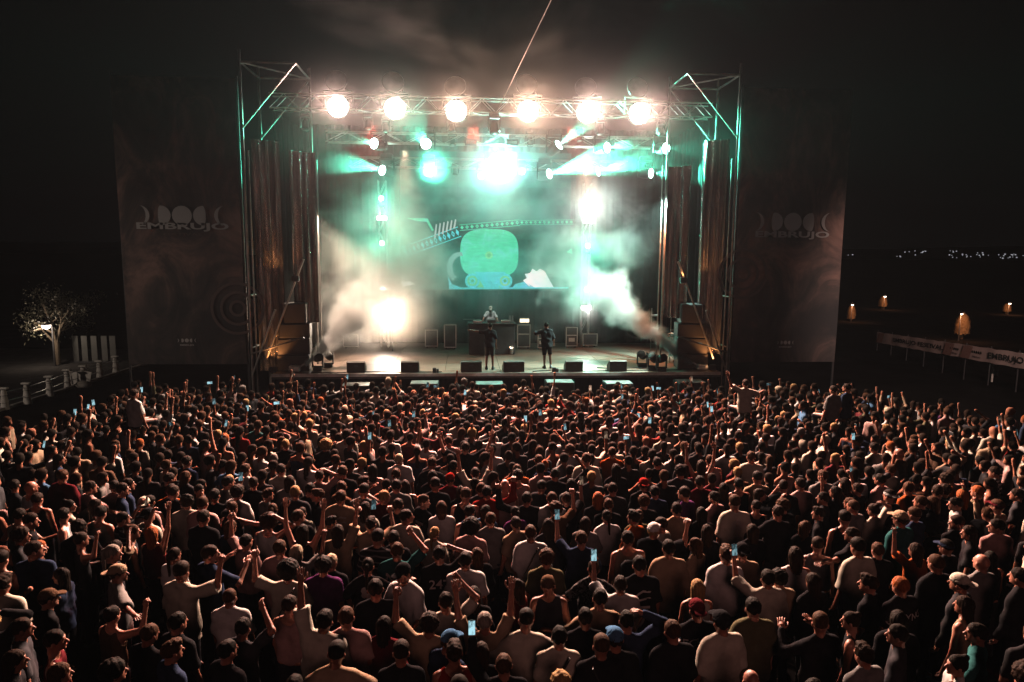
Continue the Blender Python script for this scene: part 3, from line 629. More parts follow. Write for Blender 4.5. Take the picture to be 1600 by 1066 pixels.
for i, x in enumerate((120, 134, 149, 165, 178)):
    p = onZ(x, 566, 0); t = thing('barrier_panel', 'faint tall barrier panel beyond the road, %s from the left' % ordn[i], 'barrier', p, group='faint barrier panels beyond the road')
    MB().box((0, 0, .7), (.28, .05, 1.3)).build('panel', surf('dim_panel', (.10, .10, .095), .8, nscale=2) if i == 0 else bpy.data.materials['dim_panel'], t); MB().box((0, 0, .03), (.6, .3, .06)).build('foot', M_darkmetal, t)

def tree(p, h, rad, label, seed, nleaf=2600, leafc=(.06, .07, .03), name='tree', cat='tree', leaf=.12):
    rng = random.Random(seed); t = thing(name, label, cat, p)
    tr = MB(); tr.tube((0, 0, 0), (.05, 0, h*.45), .14, .09); ends = []
    for k in range(9):
        a = k*2.4; e_ = Vector((math.cos(a)*rad*.7, math.sin(a)*rad*.7, h*rng.uniform(.55, .95))); s0 = Vector((.03, 0, h*rng.uniform(.25, .45))); tr.tube(s0, e_, .06, .02, 6); ends.append(e_)
        for _ in range(3):
            e2 = e_+Vector((rng.gauss(0, 1), rng.gauss(0, 1), rng.gauss(0, .6)))*rad*.3; tr.tube(s0.lerp(e_, .6), e2, .03, .008, 5); ends.append(e2)
    tr.build('trunk', surf('bark', (.10, .075, .05), .9, nscale=8, bump=.5) if 'bark' not in bpy.data.materials else bpy.data.materials['bark'], t)
    lf = MB()
    for _ in range(nleaf):
        c = rng.choice(ends)+Vector((rng.gauss(0, 1), rng.gauss(0, 1), rng.gauss(0, .8)))*rad*.22
        a, b_, g_ = rng.uniform(0, 6.3), rng.uniform(-1.2, 1.2), rng.uniform(0, 6.3); M = Euler((b_, g_*.2, a)).to_matrix(); s_ = leaf*rng.uniform(.6, 1.3)
        lf.add([c+M@Vector(v) for v in ((-s_, 0, 0), (0, s_*.45, s_*.1), (s_, 0, 0), (0, -s_*.45, s_*.1))], [(0, 1, 2, 3)])
    lm = surf('leaf_'+name, leafc, .6, nscale=2, namt=.5); tag(lf.build('crown', lm, t), kind=None)
    return t
tp = onD(72, 508, 33); tree((tp[0], tp[1]+.7, 0), 3.7, 1.35, 'leafy tree with a street lamp shining through its crown', 5, 2200, leafc=(.09, .085, .055), leaf=.075)
def street_lamp(p, zg, label, pw, c=(1, .72, .45), gs=.14):
    t = thing('street_lamp', label, 'street lamp', (p[0], p[1], zg), group='small street lamps in the dark'); h = p[2]-zg
    MB().tube((.12, .25, 0), (.12, .25, h+.2), .05, .035).build('pole', M_darkmetal, t); MB().tube((.12, .25, h+.2), (0, 0, h+.12), .025).build('arm', M_darkmetal, t)
    MB().lathe([(.02, .14), (.16, .1), (.2, 0)], (0, 0, h), 14).build('shade', M_darkmetal, t); MB().lathe([(.0001, -gs), (gs*.8, -gs*.6), (gs, 0), (.0001, gs*.6)], (0, 0, h-.02), 12).build('bulb', glow('bulb', c, 8) if 'bulb' not in bpy.data.materials else bpy.data.materials['bulb'], t, True)
    lamp('street_light', 'POINT', (p[0], p[1]-.3, p[2]-.25), pw, c, radius=.1)
street_lamp(tp, 0, 'bright street lamp inside the crown of the left tree', 90, (1, .80, .62), .20)
# clipped conifers lit by lamps on the right
def conifer(x, yb, w_px, h_px, D, label, seed, lampoff, pw):
    b_ = onD(x, yb, D); k = D/FPX; w, h = w_px*k, h_px*k; rng = random.Random(seed); t = thing('clipped_conifer', label, 'conifer', b_, group='clipped conifers lit by lamps')
    MB().tube((0, 0, -1.5), (0, 0, h*.5), .12, .06).build('trunk', bpy.data.materials['bark'], t)
    lf = MB()
    for _ in range(900):
        z = rng.uniform(0, 1); r_ = w/2*math.sqrt(max(0, 1-max(0, (z-.35)/.65)**2))*rng.uniform(.82, 1.04); a = rng.uniform(0, 6.3); c = Vector((r_*math.cos(a), r_*math.sin(a), z*h)); s_ = w*.085
        M = Euler((rng.uniform(-.5, .5), rng.uniform(-.5, .5), a+math.pi/2)).to_matrix(); lf.add([c+M@Vector(v) for v in ((-s_, 0, -s_), (s_, 0, -s_), (s_*.6, 0, s_), (-s_*.6, 0, s_))], [(0, 1, 2, 3)])
    lf.build('crown', surf('conifer_leaf', (.22, .15, .08), .8, nscale=2, namt=.4) if 'conifer_leaf' not in bpy.data.materials else bpy.data.materials['conifer_leaf'], t)
    q = onD(x+lampoff, yb-h_px-1, D-1.6)
    street_lamp(q, b_[2]-1.5, label.replace('clipped conifer', 'street lamp over the conifer').replace(' glowing', ''), pw, (1, .40, .17), .1*D/60)
conifer(1503, 521, 20, 30, 47, 'clipped conifer glowing orange behind the fence banner', 1, 0, 150)
conifer(1330, 497, 12, 20, 60, 'clipped conifer glowing orange near the right banner', 2, 2, 110)
conifer(1379, 478, 12, 14, 73, 'clipped conifer glowing orange, smallest under its bright lamp', 3, 4, 130)
conifer(1573, 486, 11, 11, 68, 'clipped conifer glowing orange near the right picture edge', 4, 5, 130)
# fence banner
A = onD(1370, 527, 41); B = onD(1640, 571, 25.5); A = np.array(A); B = np.array(B)
t = thing('fence_banner', 'long pale fence banner reading EMBRUJO FESTIVAL at the right', 'banner', A); d = B-A; Lb = float(np.linalg.norm(d)); ux = Vector(d/Lb); uz = Vector((0, 0, 1)); hb = .62
M_fb = surf('fence_cloth', (.50, .38, .35), .85, nscale=1.2, namt=.15)
m = MB(); n = 60
for i in range(n+1):
    p = ux*(Lb*i/n)+Vector((0, 0, .012*math.sin(i*1.3))); off = Vector((-ux.y, ux.x, 0))*.02*math.sin(i*.9)
    m.v += [p+off-uz*hb/2, p+off+uz*hb/2]
m.f = [(2*i, 2*i+2, 2*i+3, 2*i+1) for i in range(n)]; m.build('cloth', M_fb, t, True)
M_ink = surf('black_ink', (.02, .02, .02), .8)
def at_banner(me, s_, dz=0, name='lettering'):
    o = put(name, me, t, ux*s_+Vector((ux.y, -ux.x, 0))*.04+Vector((0, 0, dz))); o.rotation_euler = (0, -math.asin(ux.z), math.atan2(ux.y, ux.x)); o.rotation_mode = 'XYZ'; return o
def s_of(x):  # distance along the banner for a photo column
    lo, hi = 0., Lb
    for _ in range(40):
        mid = (lo+hi)/2
        if px(A+np.array(ux)*mid)[0] < x: lo = mid
        else: hi = mid
    return lo
def fit(txt, x0, x1, hgt, dz=0, mat=None):
    s0, s1 = s_of(x0), s_of(x1); me = text_mesh(txt, hgt, mat or M_ink, .02); w = max(v.co.x for v in me.vertices)-min(v.co.x for v in me.vertices); o = at_banner(me, (s0+s1)/2, dz); o.scale = ((s1-s0)/w, 1, 1)
fit('EMBRUJO FESTIVAL', 1396, 1475, .30); fit('EMBRUJO', 1545, 1601, .34); fit('FESTIVAL', 1608, 1636, .34)
for xa in (1492, 1527):
    s0 = s_of(xa); me = text_mesh('EMBRUJO', .1, M_ink, .02, 1.5); at_banner(me, s0, -.16)
    for k in range(5): o = at_banner(MB().poly([(.06*math.cos(a), .06*math.sin(a)) for a in np.linspace(0, 6.28, 12)[:-1]], th=.003).mesh('moon', M_ink), s0+(k-2)*.17, .06, 'moon')
M_fa = surf('banner_brown', (.30, .16, .13), .85)
for xa in (1376, 1482, 1510): at_banner(MB().poly([(-.5, -.29), (.3, -.29), (.6, .29), (-.2, .29)], th=.002).mesh('printed_patch', M_fa), s_of(xa), 0, 'printed_patch')
for k in np.linspace(0, 1, 9): q = A+d*k; MB().tube(ux*Lb*k+Vector((-ux.y, ux.x, 0))*.06+uz*.4, ux*Lb*k+Vector((-ux.y, ux.x, 0))*.06-uz*1.3, .022).build('post', M_darkmetal, t)
p = onD(1551, 583, 30); t = thing('white_stake', 'short white stake standing under the fence banner', 'stake', p); MB().box((0, 0, 0), (.05, .05, .8)).build('shaft', M_post, t); MB().box((.14, 0, 0), (.12, .06, .18)).build('tag', M_post, t)
# far town lights
m = MB(); rng = random.Random(9)
def spark(x, y, s_, D=900):
    p = onD(x, y, D); k = D/FPX*s_; m.box(p, (k, k, k))
for (xa, xb, ya, yb, n) in ((1318, 1334, 398, 400, 3), (1400, 1410, 400, 403, 3), (1410, 1450, 392, 399, 9), (1482, 1495, 392, 403, 9), (1500, 1545, 395, 402, 14), (1560, 1600, 397, 404, 16), (1565, 1592, 409, 413, 6), (68, 70, 398, 399, 1), (95, 108, 398, 401, 3)):
    for _ in range(n): spark(rng.uniform(xa, xb), rng.uniform(ya, yb), rng.uniform(.7, 1.5))
tag(m.build('town_lights', glow('town_light', (.9, .92, 1), .4)), kind='stuff')

# wash lamps added inside the towers to brighten the floor and the smoke
for x, z, aim, pw, c, lb in ((-6.9, 7.6, (-4.9, 1.7, DECK+.3), 4500, (1, .70, .52), 'added warm wash lamp inside the left tower'), (7.2, 7.2, (5.0, 3.0, DECK), 1800, (1, .27, .10), 'added reddish wash lamp inside the right tower'),
                        (7.3, 8.3, (5.0, 1.9, 2.4), 4800, (.60, 1, .86), 'added pale wash lamp inside the right tower above the reddish one')):
    moving_head((x, 1.9, z), aim, lb, glow('wash_lens', c, 2), spot=(pw*(2.6 if c[1] > .9 else 1), c, 84), scale=.8, group='added wash lamps inside the towers')
# ------------------------------------------------------------------ people: distance-field bodies
def _seg(P, a, b, ra, rb):
    a = np.asarray(a, 'f'); b = np.asarray(b, 'f'); ba = b-a; pa = P-a; h = np.clip(pa@ba/max(1e-9, float(ba@ba)), 0, 1)
    q = pa-h[:, None]*ba; return np.sqrt(np.einsum('ij,ij->i', q, q))-(ra+(rb-ra)*h)
def _ell(P, c, r):
    q = (P-np.asarray(c, 'f'))/np.asarray(r, 'f'); k0 = np.sqrt(np.einsum('ij,ij->i', q, q)); q2 = q/np.asarray(r, 'f'); k1 = np.sqrt(np.einsum('ij,ij->i', q2, q2))
    return k0*(k0-1)/np.maximum(k1, 1e-6)
def _smin(a, b, k):
    h = np.clip(.5+.5*(b-a)/k, 0, 1); return b*(1-h)+a*h-k*h*(1-h)
def nets(fn, lo, hi, vx):
    """surface nets of fn(P)->distance between corners lo, hi"""
    lo = np.array(lo, 'f'); hi = np.array(hi, 'f'); B = 4; n = (np.ceil((hi-lo)/vx/B).astype(int))*B; nb = n//B
    F = np.full(n, 9., 'f')
    gi = np.stack(np.meshgrid(*[np.arange(k) for k in nb], indexing='ij'), -1).reshape(-1, 3)
    cc = lo+(gi*B+(B-1)/2)*vx; d = fn(cc.astype('f')); act = np.abs(d) < vx*B*1.15+.02
    ins = d < 0
    Fb = F.reshape(nb[0], B, nb[1], B, nb[2], B); sg = np.where(ins, -9., 9.).astype('f').reshape(nb)
    Fb[:] = sg[:, None, :, None, :, None]
    ga = gi[act]; off = np.stack(np.meshgrid(*[np.arange(B)]*3, indexing='ij'), -1).reshape(-1, 3)
    idx = (ga[:, None, :]*B+off[None]).reshape(-1, 3); F[idx[:, 0], idx[:, 1], idx[:, 2]] = fn((lo+idx*vx).astype('f'))
    s = F < 0
    cs = [(i, j, k) for i in (0, 1) for j in (0, 1) for k in (0, 1)]; m = n-1
    sl = lambda A, c: A[c[0]:c[0]+m[0], c[1]:c[1]+m[1], c[2]:c[2]+m[2]]
    cnt = sum(sl(s, c).astype('i1') for c in cs); mix = (cnt > 0) & (cnt < 8); cell = np.argwhere(mix)
    ids = np.full(m, -1, int); ids[mix] = np.arange(len(cell)); acc = np.zeros((len(cell), 3)); w = np.zeros(len(cell))
    vals = np.stack([F[cell[:, 0]+c[0], cell[:, 1]+c[1], cell[:, 2]+c[2]] for c in cs], 1); vals = np.clip(vals, -vx*2, vx*2)
    for a in range(8):
        for b in range(a+1, 8):
            if sum(abs(cs[a][i]-cs[b][i]) for i in range(3)) != 1: continue
            va, vb = vals[:, a], vals[:, b]; x = (va < 0) != (vb < 0); t = np.where(x, va/np.where(x, va-vb, 1), 0)
            pt = np.array(cs[a])+(np.array(cs[b])-np.array(cs[a]))*t[:, None]; acc += pt*x[:, None]; w += x
    V = lo+(cell+acc/w[:, None])*vx; Q = []
    for ax in range(3):
        u, v = [(1, 2), (2, 0), (0, 1)][ax]; A = s[tuple(slice(0, -1) if i == ax else slice(None) for i in range(3))]; Bm = s[tuple(slice(1, None) if i == ax else slice(None) for i in range(3))]
        e = np.argwhere(A != Bm); ok = (e[:, u] > 0) & (e[:, v] > 0) & (e[:, u] < m[u]) & (e[:, v] < m[v]) & (e[:, ax] < m[ax]); e = e[ok]
        fl = A[e[:, 0], e[:, 1], e[:, 2]]
        def ID(du, dv):
            q = e.copy(); q[:, u] -= du; q[:, v] -= dv; return ids[q[:, 0], q[:, 1], q[:, 2]]
        q = np.stack([ID(1, 1), ID(0, 1), ID(0, 0), ID(1, 0)], 1); q[~fl] = q[~fl][:, ::-1]; q = q[(q >= 0).all(1)]; Q.append(q)
    return V.astype('f'), np.concatenate(Q).astype('i4')
def wob(P, s, sd=0):
    return (np.sin(P[:, 0]*s+sd)+np.sin(P[:, 1]*s*1.3+sd*2+P[:, 2]*s*.4)+np.sin(P[:, 2]*s*.9+P[:, 0]*s*.6+sd*3))/3

HC = np.array([0, .012, 1.615])   # head centre, neck pivot at z 1.50
NP = np.array([0, 0, 1.50])
def headrot(turn, nod, tilt): return Euler((R(nod), R(tilt), R(turn)), 'ZXY').to_matrix()
def arm(side, az, el, eaz, eel, ul=.285, fl=.26):
    """side -1 left, 1 right; az/el of upper arm and forearm: az 0 = forward (+y), 90 = outward; el 90 = straight up"""
    S0 = np.array([side*.172, -.005, 1.395])
    dr = lambda a, e: np.array([side*math.sin(R(a))*math.cos(R(e)), math.cos(R(a))*math.cos(R(e)), math.sin(R(e))])
    if el > 20: S0 = S0+np.array([0, 0, .035])
    E0 = S0+dr(az, el)*ul; W0 = E0+dr(eaz, eel)*fl; return S0, E0, W0, dr(eaz, eel)
# pose: left arm, right arm (az, el, eaz, eel, hand), head (turn, nod, tilt)
DN = (60, -80, 20, -72, 'relaxed'); DF = (55, -72, 5, -5, 'relaxed')
POSES = {
 'down': (DN, DN, (0, 0, 0)), 'down_look_left': (DN, DN, (62, 2, 0)), 'down_look_right': (DN, DN, (-62, 2, 0)), 'front': (DF, (50, -70, 10, 5, 'relaxed'), (0, -6, 3)),
 'up_right': (DN, (60, 72, 40, 82, 'open'), (0, 4, -4)), 'up_left': ((60, 72, 40, 82, 'open'), DN, (0, 4, 4)),
 'bent_right': (DF, (75, 18, 20, 78, 'fist'), (8, 2, 0)), 'bent_left': ((75, 18, 20, 78, 'point'), DF, (-8, 2, 0)),
 'both_up': ((65, 62, 30, 82, 'open'), (65, 62, 30, 82, 'open'), (0, 5, 0)), 'both_wide': ((85, 25, 70, 72, 'open'), (85, 25, 70, 72, 'open'), (0, 2, 0)),
 'phone_right': (DF, (30, 20, 0, 68, 'grip'), (0, 3, 0)), 'phone_left': ((30, 20, 0, 68, 'grip'), DF, (0, 3, 0)), 'phone_both': ((35, 12, -25, 60, 'grip'), (35, 12, -25, 60, 'grip'), (0, 2, 0)),
 'on_head': (DN, (88, 40, -98, 28, 'relaxed'), (5, -4, 0)), 'out_left': ((88, -8, 80, 2, 'open'), DN, (12, 0, 0)), 'out_right': (DN, (88, -8, 80, 2, 'open'), (-12, 0, 0)),
 'over_right': (DN, (75, 48, -60, 38, 'relaxed'), (10, -3, 0)), 'rock_left': ((70, 40, 10, 85, 'rock'), DN, (0, 4, 0)), 'sway': ((80, -45, 50, -10, 'relaxed'), (80, -40, 40, 10, 'relaxed'), (0, -4, 5)),
 'clap': ((40, -35, -30, 35, 'open'), (40, -35, -30, 35, 'open'), (-30, 0, 0)),
 'dj': ((45, -55, 10, -20, 'relaxed'), (45, -50, 15, -22, 'relaxed'), (0, -22, 0)), 'point_away': ((86, 4, 84, 8, 'point'), DN, (8, 0, 0)), 'point_near': ((88, -6, -60, 12, 'point'), (75, -70, 20, -60, 'relaxed'), (5, 0, 0)),
 'ride': (DN, DN, (0, 0, 0)), 'ride_up': (DN, (60, 70, 40, 80, 'open'), (0, 4, 0)), 'ride_wide': ((85, 30, 60, 70, 'open'), (80, -20, 60, 10, 'relaxed'), (0, 4, 0)),
}
def skeleton(pose):
    la, ra, hd = POSES[pose]; return arm(-1, *la[:4]), arm(1, *ra[:4]), la[4], ra[4], headrot(*hd)
RIDE = lambda pose: pose.startswith('ride')
def f_torso(P, inf=0.):
    Q = P*np.array([1, 1.32, 1], 'f')
    d = _seg(Q, (-.075, .0, 1.10), (-.095, -.01, 1.34), .105+inf, .108+inf)
    d = _smin(d, _seg(Q, (.075, .0, 1.10), (.095, -.01, 1.34), .105+inf, .108+inf), .05)
    d = _smin(d, _seg(Q, (-.075, 0, .96), (-.07, 0, 1.12), .115+inf, .10+inf), .06); d = _smin(d, _seg(Q, (.075, 0, .96), (.07, 0, 1.12), .115+inf, .10+inf), .06)
    d = _smin(d, _seg(Q, (-.160, -.005, 1.388), (.160, -.005, 1.388), .050+inf*.7, .050+inf*.7), .05)
    return _smin(d, _seg(Q, (-.10, -.01, 1.42), (0, 0, 1.50), .05+inf, .05+inf*.3), .05) if inf < .05 else d
def f_legs(P, inf, pose, low=.08):
    ds = []
    for s_ in (-1, 1):
        if RIDE(pose): a, b, c = (s_*.09, 0, .94), (s_*.16, .40, .90), (s_*.14, .36, .50)
        else: a, b, c = (s_*.09, 0, .92), (s_*.11, .01, .50), (s_*.125, -.02, low)
        ds.append(_smin(_seg(P, a, b, .088+inf, .058+inf), _seg(P, b, c, .056+inf, .038+inf*1.3), .03))
    return _smin(ds[0], ds[1], .03)
def f_arm(P, A, k=1., inf=0., upto=1.):
    S0, E0, W0, _ = A
    d = _seg(P, S0, E0, .054+inf, .041+inf)
    if upto <= .5: return d
    return _smin(d, _seg(P, E0, E0+(W0-E0)*min(1, (upto-.5)*2), .041+inf, .027+inf*1.1), .02)
def head_local(P):
    """P already in head-local frame (neck pivot subtracted back), distance of skull, jaw, nose, ears, neck top"""
    d = _ell(P, HC+[0, -.008, .02], (.076, .096, .098)); d = _smin(d, _ell(P, HC+[0, .028, -.048], (.056, .064, .062)), .03)
    d = _smin(d, _seg(P, HC+[0, .088, .012], HC+[0, .112, -.022], .010, .016), .012)
    d = _smin(d, _seg(P, HC+[-.03, .078, .030], HC+[.03, .078, .030], .014, .014), .015)
    d = _smin(d, _ell(P, HC+[0, .092, -.054], (.022, .012, .010)), .01)
    d = _smin(d, _ell(P, HC+[0, .080, -.088], (.022, .018, .016)), .015)
    for s_ in (-1, 1):
        d = np.maximum(d, -_ell(P, HC+[s_*.031, .100, .006], (.017, .014, .011))); d = _smin(d, _ell(P, HC+[s_*.080, -.006, -.012], (.010, .021, .030)), .008)
    return d
def tohead(P, Hm):
    M = np.array(Hm, 'f'); return (P-NP.astype('f'))@M+NP.astype('f')
def f_body(P, pose, sk):
    A, Bq, _, _, Hm = sk
    d = f_torso(P, -.012); d = _smin(d, f_arm(P, A), .035); d = _smin(d, f_arm(P, Bq), .035)
    d = _smin(d, f_legs(P, 0, pose), .04); d = _smin(d, _seg(P, (0, .0, 1.47), (0, -.002, 1.56), .052, .053), .03)
    for s_ in (-1, 1): d = _smin(d, _seg(P, (0, -.02, 1.48), (s_*.14, -.01, 1.425), .026, .028), .035)
    for X in (A, Bq): d = _smin(d, _seg(P, X[2], X[2]+X[3]*.065, .026, .030), .015)
    if not RIDE(pose):
        for s_ in (-1, 1): d = _smin(d, _seg(P, (s_*.125, -.03, .05), (s_*.15, .14, .035), .042, .034), .03)
    return d
def join(parts):
    V = []; Q = []; o = 0
    for v, q in parts: V.append(v); Q.append(np.asarray(q)+o); o += len(v)
    return np.concatenate(V), np.concatenate(Q)
def tube_q(pts, rs, n=6):
    V = []; Q = []; pts = [np.array(p, float) for p in pts]
    for i, p in enumerate(pts):
        d = pts[min(i+1, len(pts)-1)]-pts[max(0, i-1)]; q = Vector(d).to_track_quat('Z', 'Y').to_matrix()
        V += [np.array(Vector(p)+q@Vector((rs[i]*math.cos(2*math.pi*k/n), rs[i]*math.sin(2*math.pi*k/n), 0))) for k in range(n)]
    for i in range(len(pts)-1): Q += [(i*n+k, i*n+(k+1) % n, (i+1)*n+(k+1) % n, (i+1)*n+k) for k in range(n)]
    e = len(V); V += [pts[-1]+(pts[-1]-pts[-2])/np.linalg.norm(pts[-1]-pts[-2])*rs[-1]*.6]; m = (len(pts)-1)*n
    Q += [(m+k, m+(k+1) % n, e, e) for k in range(n)]
    return np.array(V, 'f'), np.array(Q, 'i4')
def hand(X, side, kind):
    """palm slab and five bent fingers growing from wrist X[2] along X[3]"""
    W0, D = X[2], X[3]/np.linalg.norm(X[3]); out = []
    up = np.array([0, -1., 0]) if abs(D[2]) > .6 else np.array([0, 0, 1.]) # back of the hand
    S_ = np.cross(D, up); S_ /= np.linalg.norm(S_); N_ = np.cross(S_, D)
    if (S_[0]*side) > 0: S_ = -S_     # thumb side points to the body
    pc = W0+D*.055
    def fn(P): return _ell((P-pc.astype('f'))@np.stack([S_, D, N_], 1).astype('f'), (0, 0, 0), (.041, .052, .017))
    out.append(nets(fn, pc-.075, pc+.075, .011))
    curl = {'open': .12, 'relaxed': .55, 'fist': 1.5, 'grip': 1.15, 'point': 1.5, 'rock': 1.5}[kind]
    for k, (o, L_) in enumerate(((.030, .068), (.011, .078), (-.009, .073), (-.028, .058))):
        c = curl
        if kind == 'point' and k == 0: c = .08
        if kind == 'rock' and k in (0, 3): c = .05
        spread = (o/.03)*(.16 if kind in ('open', 'rock') else .03); a = 0.; p = W0+D*.088+S_*o; pts = [W0+D*.05+S_*o*.9, p]
        for j, f_ in enumerate((.46, .30, .24)):
            a += c*(.9 if j else .7); dv_ = D*math.cos(a)-N_*math.sin(a)+S_*spread; p = p+dv_/np.linalg.norm(dv_)*L_*f_; pts.append(p)
        out.append(tube_q(pts, [.0095, .0095, .0088, .0078, .0062]))
    th = W0+D*.025+S_*.022; c = .2 if kind == 'open' else .8
    out.append(tube_q([th, th+(D*.5+S_*.8)*.035, th+(D*.8+S_*(.9-c*.5)-N_*c*.4)*.062, th+(D*1.1+S_*(.8-c)-N_*c*.7)*.080], [.013, .012, .0105, .008]))
    return out
def bounds(sk, pad=.12):
    P = np.array([(-.32, -.22, 0), (.32, .25, 1.78)]+[X[i] for X in sk[:2] for i in (0, 1, 2)]+[X[2]+X[3]*.1 for X in sk[:2]]); return P.min(0)-pad, P.max(0)+pad
def to_mesh(name, V, Q, mat):
    me = bpy.data.meshes.new(name); Q = np.asarray(Q, 'i4'); tri = Q[:, 2] == Q[:, 3]; nf = len(Q); cnt = np.where(tri, 3, 4)
    me.vertices.add(len(V)); me.vertices.foreach_set('co', np.asarray(V, 'f').ravel()); keep = np.ones((nf, 4), bool); keep[tri, 3] = False; lp = Q[keep]
    me.loops.add(len(lp)); me.loops.foreach_set('vertex_index', lp); me.polygons.add(nf); st_ = np.concatenate([[0], np.cumsum(cnt)[:-1]]).astype('i4')
    me.polygons.foreach_set('loop_start', st_); me.polygons.foreach_set('use_smooth', np.ones(nf, bool)); me.update(calc_edges=True)
    if mat: me.materials.append(mat)
    return me
VB, VS, HS = .019, .019, 1.0
def body_mesh(pose):
    sk = skeleton(pose); lo, hi = bounds(sk)
    if RIDE(pose): hi[1] = max(hi[1], .55); lo[2] = .4
    else: lo[2] = -.03
    V, Q = nets(lambda P: f_body(P, pose, sk), lo, hi, VB)
    hv, hq = nets(lambda P: _smin(head_local(P), _seg(P, NP+[0, -.012, 0], NP+[0, -.004, .055], .056, .053), .03), NP+[-.12, -.13, -.03], NP+[.12, .17, .27], .0115)
    hv = ((hv-NP)@np.array(sk[4]).T*HS+NP).astype('f')
    return join([(V, Q), (hv, hq)]+hand(sk[0], -1, sk[2])+hand(sk[1], 1, sk[3]))
def shirt_mesh(pose, kind):
    sk = skeleton(pose); lo, hi = bounds(sk); lo[2] = .70; hi[2] = min(hi[2], 2.1); sd = sum(map(ord, pose+kind)) % 17
    up = {'tee': .42, 'long': .96, 'tank': 0, 'loose': .5}[kind]; ti = {'tee': .010, 'long': .012, 'tank': .006, 'loose': .018}[kind]; hem = {'tee': .84, 'long': .83, 'tank': .90, 'loose': .80}[kind]
    def fn(P):
        d = f_torso(P, ti)
        if kind != 'tank':
            for s_ in (-1, 1): d = _smin(d, _seg(P, (0, -.02, 1.482), (s_*.14, -.01, 1.425), .030+ti, .034+ti), .035)
            d = _smin(d, _seg(P*np.array([1, 1.15, 1], 'f'), (-.05, 0, hem), (-.06, 0, 1.1), .136+ti*.8, .108+ti), .06); d = _smin(d, _seg(P*np.array([1, 1.15, 1], 'f'), (.05, 0, hem), (.06, 0, 1.1), .136+ti*.8, .108+ti), .06)
            for X in sk[:2]:
                e = X[0]+(X[1]-X[0])*min(1, up/.5) if up <= .5 else X[1]
                a = _seg(P, X[0], e, .056+ti*.8, .049+ti*1.3+(.014 if up <= .5 else 0))
                if up <= .5: a = np.maximum(a, ((P-e.astype('f'))@((X[1]-X[0])/np.linalg.norm(X[1]-X[0])).astype('f'))-.015)
                else: a = _smin(a, _seg(P, X[1], X[1]+(X[2]-X[1])*up, .052+ti, .034+ti), .025)
                d = _smin(d, a, .035)
        else:
            d = np.maximum(d, -_seg(P, (-.215, 0, 1.34), (-.215, 0, 1.5), .065, .075)); d = np.maximum(d, -_seg(P, (.215, 0, 1.34), (.215, 0, 1.5), .065, .075)); d = np.maximum(d, -_ell(P, (0, -.05, 1.50), (.09, .13, .11)))
        # folds: drape waves under the shoulders, tighter ones on the sleeves
        fold = np.sin(P[:, 0]*26+P[:, 2]*9+np.sin(P[:, 2]*14+sd)*1.2+sd)*.0085*np.clip((1.42-P[:, 2])*4, 0, 1)+np.sin(P[:, 2]*30+P[:, 0]*15+sd)*.0055+wob(P, 38, sd)*.003
        d = d+fold*(1.0 if kind != 'tank' else .5)
        d = np.maximum(d, hem-P[:, 2]); d = np.maximum(d, -_seg(P, (0, .012, 1.528), (0, .02, 1.66), .060, .09))
        return d
    return nets(fn, lo, hi, VS)
def pants_mesh(pose, shorts=False):
    lo, hi = np.array([-.36, -.25, .02]), np.array([.36, .25, 1.04])
    if RIDE(pose): hi[1] = .6; lo[2] = .4
    def fn(P):
        d = f_legs(P, .016, pose); d = _smin(d, f_torso(P, .002), .02); d = np.maximum(d, P[:, 2]-.94)
        if shorts: d = np.maximum(d, .52-P[:, 2])
        return d+wob(P, 34)*.003
    return nets(fn, lo, hi, .03)
